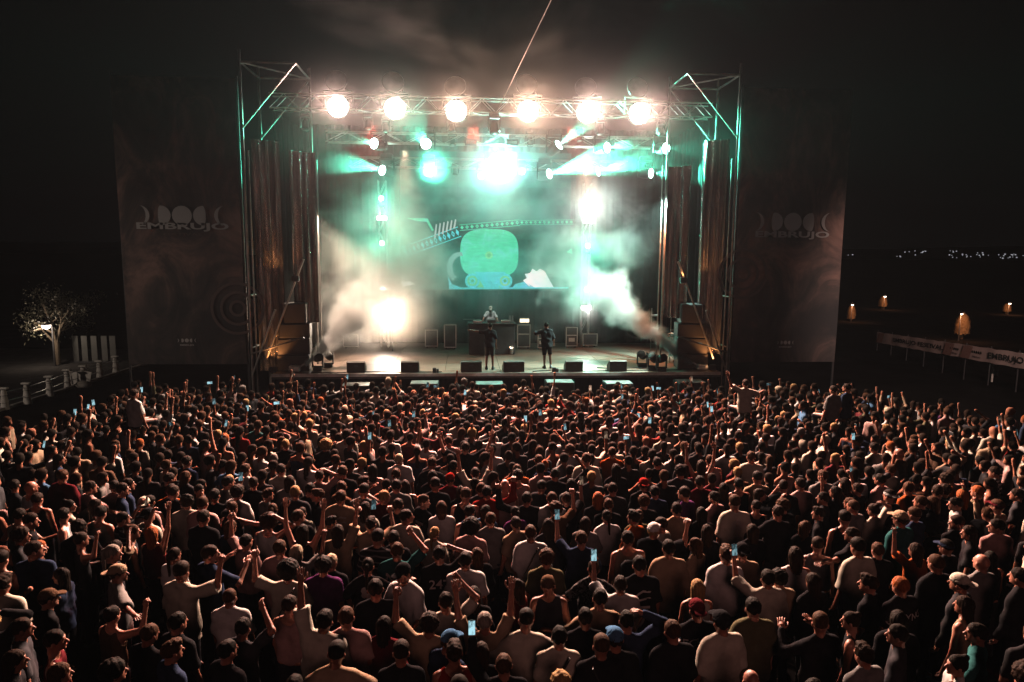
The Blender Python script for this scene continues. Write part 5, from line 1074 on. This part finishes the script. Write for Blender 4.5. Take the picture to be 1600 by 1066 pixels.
 (1156, 757, 'down', 0, 'short', 'black', 'tank', 'black', 1.68, {}), (1025, 770, 'down', 0, 'short', 'black', 'tee', 'navy', 1.7, {}), (960, 765, 'down', -5, 'short', 'dark', 'long', 'charcoal', 1.72, {}), (948, 790, 'down', 0, 'short', 'brown', 'tee', 'black', 1.7, {}), (1007, 785, 'down', 0, 'curly', 'brown', 'tee', 'black', 1.7, {}),
 (1255, 757, 'out_left', 10, 'short', 'dark', 'tee', 'pink', 1.74, {}), (1283, 745, 'down', 5, 'short', 'brown', 'tee', 'grey', 1.78, {}), (1318, 757, 'down', 15, 'long', 'dark', 'tank', 'black', 1.7, {}), (1340, 765, 'phone_right', 30, 'short', 'dark', 'tee', 'black', 1.68, dict(ph='wide phone with blue picture held right of the centre', land=1)), (1405, 710, 'down', 25, 'bald', 'dark', 'tee', 'brown', 1.76, {}),
 (1393, 735, 'down', 20, 'bun', 'brown', 'tee', 'cream', 1.72, {}), (1378, 750, 'down', 25, 'short', 'black', 'tee', 'pink', 1.72, {}), (1480, 750, 'down', 30, 'curly', 'dark', 'tee', 'orange', 1.74, {}), (1460, 785, 'down', 35, 'bob', 'brown', 'tee', 'black', 1.72, {}), (1370, 700, 'down', 15, 'short', 'black', 'tee', 'cream', 1.78, {}), (1425, 695, 'down', 30, 'short', 'brown', 'tee', 'brown', 1.72, {}),
 (1527, 770, 'bent_left', 40, 'short', 'ginger', 'long', 'olive', 1.72, {}), (1590, 775, 'down', 45, 'short', 'dark', 'tee', 'charcoal', 1.72, {}),
]
def ground_of(x, y, h): P = onZ(x, y, 1.615*h/1.745); return P[0], P[1]
rng = random.Random(42)
ppl = []
for (x, y, pose, yaw, hair, hc, top, tc, h, ex) in PP:
    X, Y = ground_of(x, y, h); ppl.append(dict(x=X, y=Y, pose=pose, yaw=yaw, hair=hair, hc=hc, top=top, tc=tc, h=h, ex=ex, a=1))
# fill the rest of the packed square in front of the stage
def inside(X, Y):
    if Y > -3.6 or X < -16 or X > 16: return False
    sx_, sy_, sc__ = px((X, Y, 1.6))
    if sx_ < -25 or sx_ > 1625 or sy_ > 1088: return False
    e = 655 if sx_ < 120 else 655-(sx_-120)*.62 if sx_ < 200 else 605
    e = e if sx_ < 1335 else 612+(sx_-1335)*.17
    return sy_ > e+4*math.sin(sx_*.05)+2*math.sin(sx_*.31)
cellsz = .5; grid = {}
def near_ok(X, Y, r):
    i, j = int(X//cellsz), int(Y//cellsz)
    for a in range(i-2, i+3):
        for b in range(j-2, j+3):
            for (u, v) in grid.get((a, b), ()):
                if (u-X)**2+(v-Y)**2 < r*r: return False
    return True
def put_in(X, Y): grid.setdefault((int(X//cellsz), int(Y//cellsz)), []).append((X, Y))
for p in ppl: put_in(p['x'], p['y'])
HW = [('short', 30), ('fade', 10), ('quiff', 6), ('curly', 8), ('afro', 2), ('long', 16), ('long_wavy', 6), ('bob', 5), ('ponytail', 6), ('bun', 5), ('buzz', 5), ('bald', 1.5)]
CW = [('black', 40), ('dark', 30), ('brown', 14), ('blond', 4), ('ginger', 1), ('grey', .6), ('bleached', 1)]
TW = [('black', 42), ('charcoal', 14), ('white', 15), ('cream', 12), ('tan', 8), ('pink', 7), ('navy', 7), ('teal', 1), ('red', 2.2), ('orange', 1), ('maroon', 4), ('grey', 5), ('olive', 2), ('blue', 2), ('purple', 1), ('brown', 3)]
KW = [('tee', 50), ('long', 17), ('tank', 18), ('loose', 15)]
PW = [('down', 46), ('down_look_left', 6), ('down_look_right', 6), ('front', 12), ('up_right', 1.3), ('up_left', 1.3), ('bent_right', 2.4), ('bent_left', 2.4), ('both_up', 1), ('both_wide', .8), ('phone_right', 3), ('phone_left', 3), ('phone_both', 1.5), ('on_head', 1.5), ('sway', 3), ('clap', 2.5), ('rock_left', 1), ('over_right', 1), ('out_left', .6), ('out_right', .6)]
pick = lambda W: rng.choices([a for a, _ in W], [b for _, b in W])[0]
for r_ in (.50, .43, .39, .365):
    for _ in range(24000):
        X = rng.uniform(-16, 16); Y = rng.uniform(-19.6, -3.6)
        if not inside(X, Y): continue
        dens = 1.0 if Y > -15 else 1.12
        if abs(X) > 9: dens *= 1.03
        if r_ < .43*dens*(.80 if Y > -9 else .93): continue
        if not near_ok(X, Y, r_*dens*rng.choice((.84, .95, 1.0, 1.12, 1.3))): continue
        put_in(X, Y); side = max(-1, min(1, X/10)); 
        pw = PW
        ppl.append(dict(x=X, y=Y, pose=pick(PW), yaw=math.degrees(math.atan2(X, 7-Y))*1.15+rng.gauss(0, 20)*(1+.6*abs(side))+(rng.choice((-105, 105)) if rng.random() < .045 else 0), hair=pick(HW), hc=pick(CW), top=pick(KW), tc=pick(TW), h=rng.gauss(1.72, .065), ex={}, a=0))
for p in ppl:
    p['s'] = px((p['x'], p['y'], 1.6))
    if not p['a']:
        e = p['ex']
        if p['hair'] in ('short', 'fade') and rng.random() < .10: e['cap'] = rng.choice(['front', 'front', 'back']); e['capc'] = rng.choice(['black', 'navy', 'red', 'cream', 'maroon', 'white'])
        if rng.random() < .09 and p['top'] in ('tee', 'loose') and p['hair'] not in ('long', 'long_wavy', 'ponytail'): e['print_'] = rng.choice(['mark', 'flower', 'bar', 'bar'])
        if rng.random() < .03: e['backpack'] = 'k'
        if rng.random() < .07: e['strap'] = rng.choice([-1, 1])
        if rng.random() < .03: e['pattern'] = rng.choice(['stripes', 'pattern'])
        if p['hair'] in ('long', 'long_wavy', 'bob', 'ponytail', 'bun'): p['h'] -= .07
order = sorted(ppl, key=lambda p: -p['s'][2])
inview = [p for p in order if -12 < p['s'][0] < 1612 and p['s'][1] < 1078]
N_IND = 292
indiv = sorted(inview, key=lambda p: -(p['s'][2]+(40 if p['a'] else 0)))[:N_IND]; idset = set(map(id, indiv)); rest = [p for p in ppl if id(p) not in idset]

# ---- words for each person
def hair_w(p):
    e = p['ex']
    if e.get('cap'): return '%s%s cap' % (e['capc'], ' backwards' if e['cap'] == 'back' else '')
    n = {'short': 'short %s hair', 'fade': 'cropped %s hair', 'quiff': 'swept up %s hair', 'curly': 'curly %s hair', 'afro': 'big round %s hair', 'long': 'long straight %s hair', 'long_wavy': 'long wavy %s hair', 'bob': '%s bob', 'ponytail': '%s ponytail', 'bun': '%s top bun', 'buzz': 'shaved %s hair', 'bald': 'bald head'}[p['hair']]
    return n % {'dark': 'dark', 'bleached': 'bleached'}.get(p['hc'], p['hc']) if '%s' in n else n
def top_w(p):
    e = p['ex']; k = {'tee': 'T-shirt', 'long': 'long-sleeved top', 'tank': 'tank top', 'loose': 'loose shirt'}[p['top']]; s_ = '%s %s' % (p['tc'], k)
    if e.get('pattern') == 'stripes': s_ = 'striped '+s_
    if e.get('pattern') == 'pattern': s_ = 'patterned '+s_
    if isinstance(e.get('print_'), tuple): s_ = '%s %s reading %s' % (p['tc'], k, e['print_'][0])
    elif e.get('print_'): s_ += ' with pale print'
    if e.get('strap'): s_ += ' and strap'
    if e.get('backpack'): s_ += ' and backpack'
    return s_
POSE_W = {'down': '', 'down_look_left': 'looking left', 'down_look_right': 'looking right', 'front': 'forearms forward', 'up_right': 'right arm high', 'up_left': 'left arm high', 'bent_right': 'right fist raised', 'bent_left': 'left finger raised', 'both_up': 'both arms high', 'both_wide': 'arms raised wide', 'phone_right': 'right hand raised', 'phone_left': 'left hand raised', 'phone_both': 'both hands raised', 'on_head': 'hand on head', 'sway': 'elbows out', 'clap': 'clapping', 'rock_left': 'left hand making horns', 'over_right': 'right arm over head', 'out_left': 'left arm stretched out', 'out_right': 'right arm stretched out'}
def short(p): return 'person with %s, %s' % (hair_w(p), top_w(p))
from collections import Counter
cnt = Counter(short(p) for p in indiv); tcount = Counter(top_w(p) for p in indiv); hcount = Counter(hair_w(p) for p in indiv)
lms = []
for p in indiv:
    if p['a'] or p['s'][2] > 85:
        if tcount[top_w(p)] == 1: lms.append((p, 'the '+top_w(p)))
        elif hcount[hair_w(p)] == 1: lms.append((p, 'the '+hair_w(p)))
used = set()
def grid_w(p):
    x, y = p['s'][0], p['s'][1]
    c = ['far left', 'left', 'left of centre', 'centre', 'right of centre', 'right', 'far right'][min(6, max(0, int(x/1600*7)))]
    return c
for p in indiv:
    base_ = short(p); pw = POSE_W[p['pose']]; cand = [base_] if cnt[base_] == 1 else []
    full = base_+(', '+pw if pw else ''); cand.append(full) if cnt[base_] == 1 else None
    best = None
    if cnt[base_] == 1: best = full if len(full.split()) <= 14 else base_
    else:
        for lp, lw in sorted((l for l in lms if l[0] is not p), key=lambda l: (l[0]['s'][0]-p['s'][0])**2+(l[0]['s'][1]-p['s'][1])**2*1.6)[:14]:
            dx, dy = p['s'][0]-lp['s'][0], p['s'][1]-lp['s'][1]
            rel = ('left of' if dx < 0 else 'right of') if abs(dx) > abs(dy)*1.2 else ('behind' if dy < 0 else 'in front of')
            for bb in (full, base_):
                c_ = '%s, %s %s' % (bb, rel, lw)
                if len(c_.split()) <= 16 and c_ not in used: best = c_; break
            if best: break
        if not best:
            for q_ in ('at the %s of the crowd' % grid_w(p), 'in the near %s crowd' % grid_w(p), 'among the middle rows, %s' % grid_w(p)):
                c_ = '%s, %s' % (base_, q_)
                if c_ not in used: best = c_; break
    best = best or full
    used.add(best); p['label'] = best
# ---- build the individuals
def art(kind):
    m = MB()
    if kind == 'flower':
        for a in range(5): m.poly([(.055*math.cos(R(72*a))+.045*math.cos(t_), .06+.055*math.sin(R(72*a))+.045*math.sin(t_)) for t_ in np.linspace(0, 6.28, 9)[:-1]])
        m.poly([(-.008, -.10), (.008, -.10), (.008, .03), (-.008, .03)]).poly([(-.09, -.13), (.09, -.13), (.05, -.10), (-.05, -.10)])
    elif kind == 'bar': m.poly([(-.11, -.02), (.11, -.02), (.11, .03), (-.11, .03)]).poly([(-.07, -.07), (.07, -.07), (.07, -.045), (-.07, -.045)])
    else:
        m.poly([(-.12, .02), (.02, .10), (.12, .09), (.10, .07), (.02, .075), (-.10, .0)]).poly([(-.12, -.03), (.10, .02), (.12, -.0), (-.11, -.055)]).poly([(-.10, -.12), (.10, -.12), (.10, -.09), (-.10, -.09)])
    return m.mesh('art', M_tprint)
n_ph = 0
for i, p in enumerate(indiv):
    e = dict(p['ex']); phl = e.pop('ph', None); land = e.pop('land', 0); warm = e.pop('warm', 0); e.pop('phl', 0)
    if e.get('backpack'): e['backpack'] = M_drape
    pr = e.get('print_'); 
    if isinstance(pr, str): e['print_'] = (art(pr), 0, 1.24)
    t = person((p['x'], p['y'], 0), p['yaw'], p['pose'], p['hair'], p['hc'], p['top'], p['tc'], p['h'], p['label'], rng=rng, **e)
    if p['hair'] in ('long', 'long_wavy', 'bob', 'ponytail', 'bun'): t.scale[0] *= .92; t.scale[1] *= .93
    if p['pose'].startswith('phone') or phl:
        if phl or rng.random() < .35:
            n_ph += 1; mw = Matrix.LocRotScale(t.location, t.rotation_euler, t.scale)
            lb = phl or ('phone held up by the '+short(p)); lb = lb if len(lb.split()) <= 16 else 'phone held up by the person with '+hair_w(p); phone_at(mw, p['pose'], lb, land or rng.random() < .2, warm or rng.random() < .2)
# people on shoulders
for (x, y, pose, yaw, tc, lb) in ((209, 613, 'ride', -30, 'white', 'person in white sitting on shoulders at the far left of the crowd'), (1166, 597, 'ride_wide', 10, 'cream', 'person in pale top with arm raised, sitting on shoulders below the right tower'),
        (1304, 607, 'ride', 20, 'grey', 'person in grey on shoulders at the right, the left one of the pair'), (1323, 604, 'ride', 35, 'navy', 'person in dark blue on shoulders at the right, the right one of the pair')):
    P = onZ(x, y, 2.42); person((P[0], P[1], .80), yaw, pose, 'short', 'dark', 'tee', tc, 1.7, lb, 'people riding on shoulders', rng=rng)
    rest.append(dict(x=P[0], y=P[1]-.02, pose='front', yaw=yaw, hair='short', hc='dark', top='tee', tc='black', h=1.74, ex={}, a=0, s=px((P[0], P[1], 1.6))))

# ---- the far rows: one mass of several hundred people
LOWP = [('down', 'tee', 'short'), ('down', 'tee', 'long'), ('down', 'loose', 'curly'), ('down', 'long', 'short'), ('down', 'tank', 'ponytail'), ('down_look_left', 'tee', 'short'), ('down_look_right', 'tee', 'long'), ('front', 'tee', 'fade'), ('front', 'tank', 'long'), ('front', 'long', 'bun'),
        ('up_right', 'tee', 'short'), ('up_left', 'tank', 'long'), ('up_left', 'tee', 'fade'), ('bent_right', 'loose', 'curly'), ('bent_left', 'tee', 'short'), ('both_up', 'tee', 'short'), ('both_up', 'tank', 'long'), ('both_wide', 'tee', 'fade'), ('phone_right', 'tee', 'long'), ('phone_left', 'tee', 'short'), ('phone_both', 'long', 'short'), ('clap', 'tee', 'bob'), ('on_head', 'tee', 'short'), ('sway', 'tank', 'short'), ('over_right', 'loose', 'short')]
def low_variant(pose, kind, hair, vx):
    sk = skeleton(pose); lo, hi = bounds(sk, .10); lo[2] = .78; Hm = np.array(sk[4], 'f'); up = {'tee': .42, 'long': .96, 'tank': 0, 'loose': .5}[kind]; ti = .014 if kind != 'tank' else .006
    def shirt(P):
        d = f_torso(P, ti)
        if kind != 'tank':
            for X in sk[:2]:
                e_ = X[0]+(X[1]-X[0])*min(1, up/.5); d = _smin(d, _seg(P, X[0], e_, .060, .062), .03)
                if up > .5: d = _smin(d, _seg(P, X[1], X[2], .055, .042), .02)
        else: d = np.maximum(d, P[:, 2]-1.39)
        d = d+np.sin(P[:, 0]*26+P[:, 2]*12)*.005
        return np.maximum(d, -_seg(P, (0, .0, 1.50), (0, 0, 1.62), .06, .09))
    def body(P):
        d = f_arm(P, sk[0]); d = np.minimum(d, f_arm(P, sk[1])); d = np.minimum(d, f_torso(P)); d = np.minimum(d, _seg(P, (0, -.012, 1.42), (0, -.004, 1.56), .062, .054))
        for X in sk[:2]: d = _smin(d, _seg(P, X[2], X[2]+X[3]*.13, .034, .040), .01)
        return d
    hd = lambda P: _smin(_ell(P, HC+[0, -.008, .02], (.076, .096, .098)), _ell(P, HC+[0, .035, -.045], (.054, .064, .062)), .03)
    long_ = hair in ('long', 'bob', 'ponytail')
    def hr(P):
        q = P-HC.astype('f'); face = (q[:, 1]-.052)*.9+(.012-q[:, 2])*.75; k = .10 if hair == 'curly' else .086
        d = np.maximum(_ell(P, HC+[0, -.012, .032], (k, k+.022, k+.014))+wob(P, 70)*.006, np.maximum(face, -.055-q[:, 2]+(q[:, 1]+.06)*.5))
        if long_: d = _smin(d, _seg(P, HC+[0, -.085, .0], HC+[0, -.10, -.30 if hair != 'bob' else -.13], .055 if hair != 'ponytail' else .028, .035), .02)
        if hair == 'bun': d = np.minimum(d, _ell(P, HC+[0, -.075, .105], (.042, .042, .038)))
        return d
    fs = [lambda P: np.minimum(body(P), hd(tohead(P, Hm))), shirt, lambda P: hr(tohead(P, Hm))]
    V, Q = nets(lambda P: np.minimum(np.minimum(fs[0](P), fs[1](P)), fs[2](P)), lo, hi, vx)
    D = np.stack([fs[0](V), fs[1](V), fs[2](V)], 1); D[:, 1] -= .004; D[:, 2] -= .004; part = D.argmin(1)
    legs = [tube_q([(s_*.09, 0, .92), (s_*.11, .01, .5), (s_*.125, -.02, .03)], [.11, .075, .06], 6) for s_ in (-1, 1)]
    o = len(V); V, Q = join([(V, Q)]+legs); part = np.concatenate([part, np.full(len(V)-o, 3)]); return V, Q, part
lv = [[low_variant(*a, vx) for a in LOWP] for vx in (.028, .038)]
VV = []; QQ = []; CC = []; off = 0
byp = {}
for k, a in enumerate(LOWP): byp.setdefault(a[0], []).append(k)
for p in rest:
    if p['s'][1] > 1080 or p['s'][0] < -30 or p['s'][0] > 1630: continue
    ks = byp.get(p['pose'], byp['down']); want = [k for k in ks if LOWP[k][1] == p['top'] or LOWP[k][2] == p['hair']] or ks
    V, Q, part = lv[0 if p['s'][2] > 62 else 1][rng.choice(want)]; c, s_ = math.cos(R(p['yaw'])), math.sin(R(p['yaw'])); k = p['h']/1.745; w = rng.uniform(.92, 1.05)
    X = V*np.array([k*w, k*w, k], 'f'); X = np.stack([X[:, 0]*c-X[:, 1]*s_, X[:, 0]*s_+X[:, 1]*c, X[:, 2]], 1)+np.array([p['x'], p['y'], 0], 'f')
    tb = np.array([rng.choice(SKINS), TOPC[p['tc']], HAIRC[p['hc']] if p['hair'] != 'bald' else SKINS[0], (.03, .03, .035)], 'f')
    VV.append(X); QQ.append(Q+off); off += len(V); CC.append(tb[part])
    if p['pose'].startswith('phone') and rng.random() < .75:
        mw = Matrix.LocRotScale(Vector((p['x'], p['y'], 0)), Euler((0, 0, R(p['yaw']))), Vector((k, k, k))); sx_ = p['s'][0]
        row = 'front rows' if p['y'] > -7.5 else 'middle rows'; n_ph += 1
        land, warm = rng.random() < .3, rng.random() < .2; xx = p['s'][0]
        under = min((abs(xx-q_[0]), q_[1]) for q_ in ((285, 'the left banner'), (385, 'the left tower'), (457, 'the left loudspeaker stack'), (557, 'the first wedge monitor'), (641, 'the second wedge monitor'), (702, 'the flight case'), (765, 'the pointing performer'), (802, 'the fourth wedge monitor'), (855, 'the right performer'), (896, 'the fifth wedge monitor'), (964, 'the sixth wedge monitor'), (1035, 'the right floor lamps'), (1100, 'the right smoke machine'), (1150, 'the right tower'), (1237, 'the right banner'), (1330, 'the nearest conifer'), (1420, 'the fence banner'), (1500, 'the middle conifer'), (1560, 'the white stake'), (72, 'the lit tree'), (130, 'the roadside posts')))[1]
        seen_ph = globals().setdefault('seen_ph', {}); cands = ['%s%s phone held up in the %s, below %s' % (a_, b_, row, under) for a_ in ('warm lit ' if warm else 'blue lit ', ) for b_ in (('sideways', ) if land else ('upright', ))]+['%s phone in the %s, below %s, the %s' % ('warm lit' if warm else 'blue lit', row, under, o_) for o_ in ('one further back', 'one nearer the camera', 'middle one', 'outermost one')]
        lb = next((c_ for c_ in cands if c_ not in seen_ph and len(c_.split()) <= 16), cands[0]); seen_ph[lb] = 1; phone_at(mw, p['pose'], lb, land, warm)
me = to_mesh('crowd', np.concatenate(VV), np.concatenate(QQ), None); ca = me.color_attributes.new('tint', 'FLOAT_COLOR', 'POINT'); C4 = np.concatenate(CC); ca.data.foreach_set('color', np.concatenate([C4, np.ones((len(C4), 1), 'f')], 1).ravel().astype('f'))
m_cr, nt, N, L = new_mat('crowd_cloth_and_skin'); b = N['Principled BSDF']; b.inputs['Roughness'].default_value = .75; b.inputs['Specular IOR Level'].default_value = .03; at = N.new('ShaderNodeAttribute'); at.attribute_name = 'tint'
mx = N.new('ShaderNodeMix'); mx.data_type = 'RGBA'; mx.blend_type = 'MULTIPLY'; mx.inputs['Factor'].default_value = 1; L.new(at.outputs['Color'], mx.inputs[6]); L.new(ramp(nt, noise(nt, coord(nt), 12, 4, .6), [(.3, (.75, .75, .75)), (.7, (1.15, 1.15, 1.15))]), mx.inputs[7]); L.new(mx.outputs[2], b.inputs['Base Color'])
me.materials.append(m_cr); o = put('crowd', me); tag(o, kind='stuff')
# ------------------------------------------------------------------ haze and smoke
def vol_box(name, c, d, build, rot=None, step=1.0, color=(1, 1, 1), aniso=.25):
    m, nt, N, L = new_mat(name+'_volume'); N.remove(N['Principled BSDF'])
    v = N.new('ShaderNodeVolumePrincipled'); v.inputs['Color'].default_value = (*color, 1); v.inputs['Anisotropy'].default_value = aniso
    L.new(v.outputs[0], N['Material Output'].inputs['Volume'])
    r_ = build(nt) if callable(build) else build
    if isinstance(r_, S): L.new(r_.k, v.inputs['Density'])
    else: v.inputs['Density'].default_value = r_
    try: m.cycles.volume_step_rate = step
    except Exception: pass
    o = MB().box((0, 0, 0), d).build(name, m, loc=c)
    if rot is not None: o.rotation_euler = rot
    return tag(o, kind='stuff')
HAZE = .00015
vol_box('haze', (0, 60, 9.0), (300, 190, 22.5), HAZE, color=(.70, .86, 1))  # thin volume added over the whole scene to lift the blacks
def plume(name, a, b, r0, r1, dens, seed, color=(1, 1, 1), curl=.45, soft=.5, step=.6, nsc=1.0, sag=0.0, fade=.75):
    """smoke jet from a to b; local +X runs along the jet"""
    a = Vector(a); b = Vector(b); d = b-a; Ln = d.length; q = d.to_track_quat('X', 'Z'); w = r1*2.9
    def bld(nt):
        v = coord(nt); x, y, z = xyz(nt, v); t = ((x+(Ln/2))/Ln).sat()
        n1 = noise(nt, coord(nt, 'Object', (1, 1, 1), (seed*3.1, 0, 0)), .75*nsc, 7, .62, .5); n2 = noise(nt, coord(nt, 'Object', (1, 1, 1), (0, seed*1.7, 9)), .45*nsc, 2, .5); n3 = noise(nt, coord(nt, 'Object', (1, 1, 1), (5, 3, seed)), .45*nsc, 2, .5)
        yy = y+(n2-.5)*t*(2.2*r1); zz = z+(n3-.5)*t*(2.2*r1)+t*t*sag
        r = (yy*yy+zz*zz).sqrt()/(t*(r1-r0)+r0)
        body = ((1-r)+(n1-.5)*(curl*4)).smooth(0.0, soft)
        dn = body*(1-t.smooth(fade, 1.0))*t.smooth(0, .02)*dens/(t*2.4+.16)
        return dn*(n1.smooth(.28, .62)*.8+.2)
    return vol_box(name, (a+b)/2, (Ln, w, w), bld, q.to_euler(), step, color)
plume('smoke', (-6.85, .42, 1.48), (-2.2, 4.6, 6.2), .10, 2.5, 1.7, 1, (1, .99, .97), curl=.58, soft=1.0, nsc=1.1)
plume('smoke', (7.8, .42, 1.48), (1.9, 4.6, 6.0), .10, 2.0, 1.7, 4, (.98, 1, 1), curl=.60, soft=.95, nsc=1.25)
def jet(a, b, d1, r1, seed, dens):
    a = Vector(a); b = Vector(b); m_ = a+(b-a)*d1; plume('smoke', a, m_, .07, r1, dens, seed, curl=.42, soft=.6, step=.5, nsc=2.2, fade=.72)
jet((-6.85, .42, 1.48), (-2.2, 4.6, 6.2), .42, .66, 11, 4.5)
jet((7.8, .42, 1.48), (1.9, 4.6, 6.0), .50, .66, 14, 6.5)
def cloud(name, c, d, dens, seed, nsc, lo, hi, step=.5, color=(1, 1, 1), flat=None):
    def bld(nt):
        x, y, z = xyz(nt, coord(nt, 'Object', (2/d[0], 2/d[1], 2/d[2])))
        r = (x*x+y*y+z*z).sqrt(); n1 = noise(nt, coord(nt, 'Object', (1, 1, 1.25), (seed, seed*.3, 0)), nsc, 6, .6, .6)
        return (n1-(r*.22)).smooth(lo, hi)*(1-r.smooth(.55, 1.0))*dens
    return vol_box(name, c, d, bld, None, step, color)
cloud('smoke', (-4.6, 4.2, 4.6), (9.0, 6.0, 9.0), .46, 3, .42, .22, .62, color=(1, .97, .93))
cloud('smoke', (-3.9, 5.0, 7.4), (3.6, 4.0, 5.5), .20, 21, .5, .22, .6, color=(1, 1, 1))
cloud('smoke', (4.6, 4.8, 6.4), (7.0, 5.4, 6.5), .36, 8, .6, .24, .62, color=(1, 1, 1))
cloud('smoke', (.4, 5.2, 9.0), (19, 6.6, 7), .13, 5, .35, .18, .6, color=(1, 1, 1))
cloud('smoke', (.5, -.5, 15.5), (26, 9, 9.5), .012, 12, .24, .36, .58, color=(1, 1, 1))
cloud('haze', (.2, 3.2, 8.2), (27, 16, 16), .0022, 2, .12, .0, .55, step=.8)
cloud('smoke', (.2, .8, 11.05), (20, 3.2, 3.2), .0040, 17, .4, .05, .5, step=.6)  # volume added around the floodlights to give them a bloom-like halo
cloud('smoke', (.2, 6.3, 3.4), (17, 4.4, 6.6), .22, 31, .5, .15, .6, step=.6)
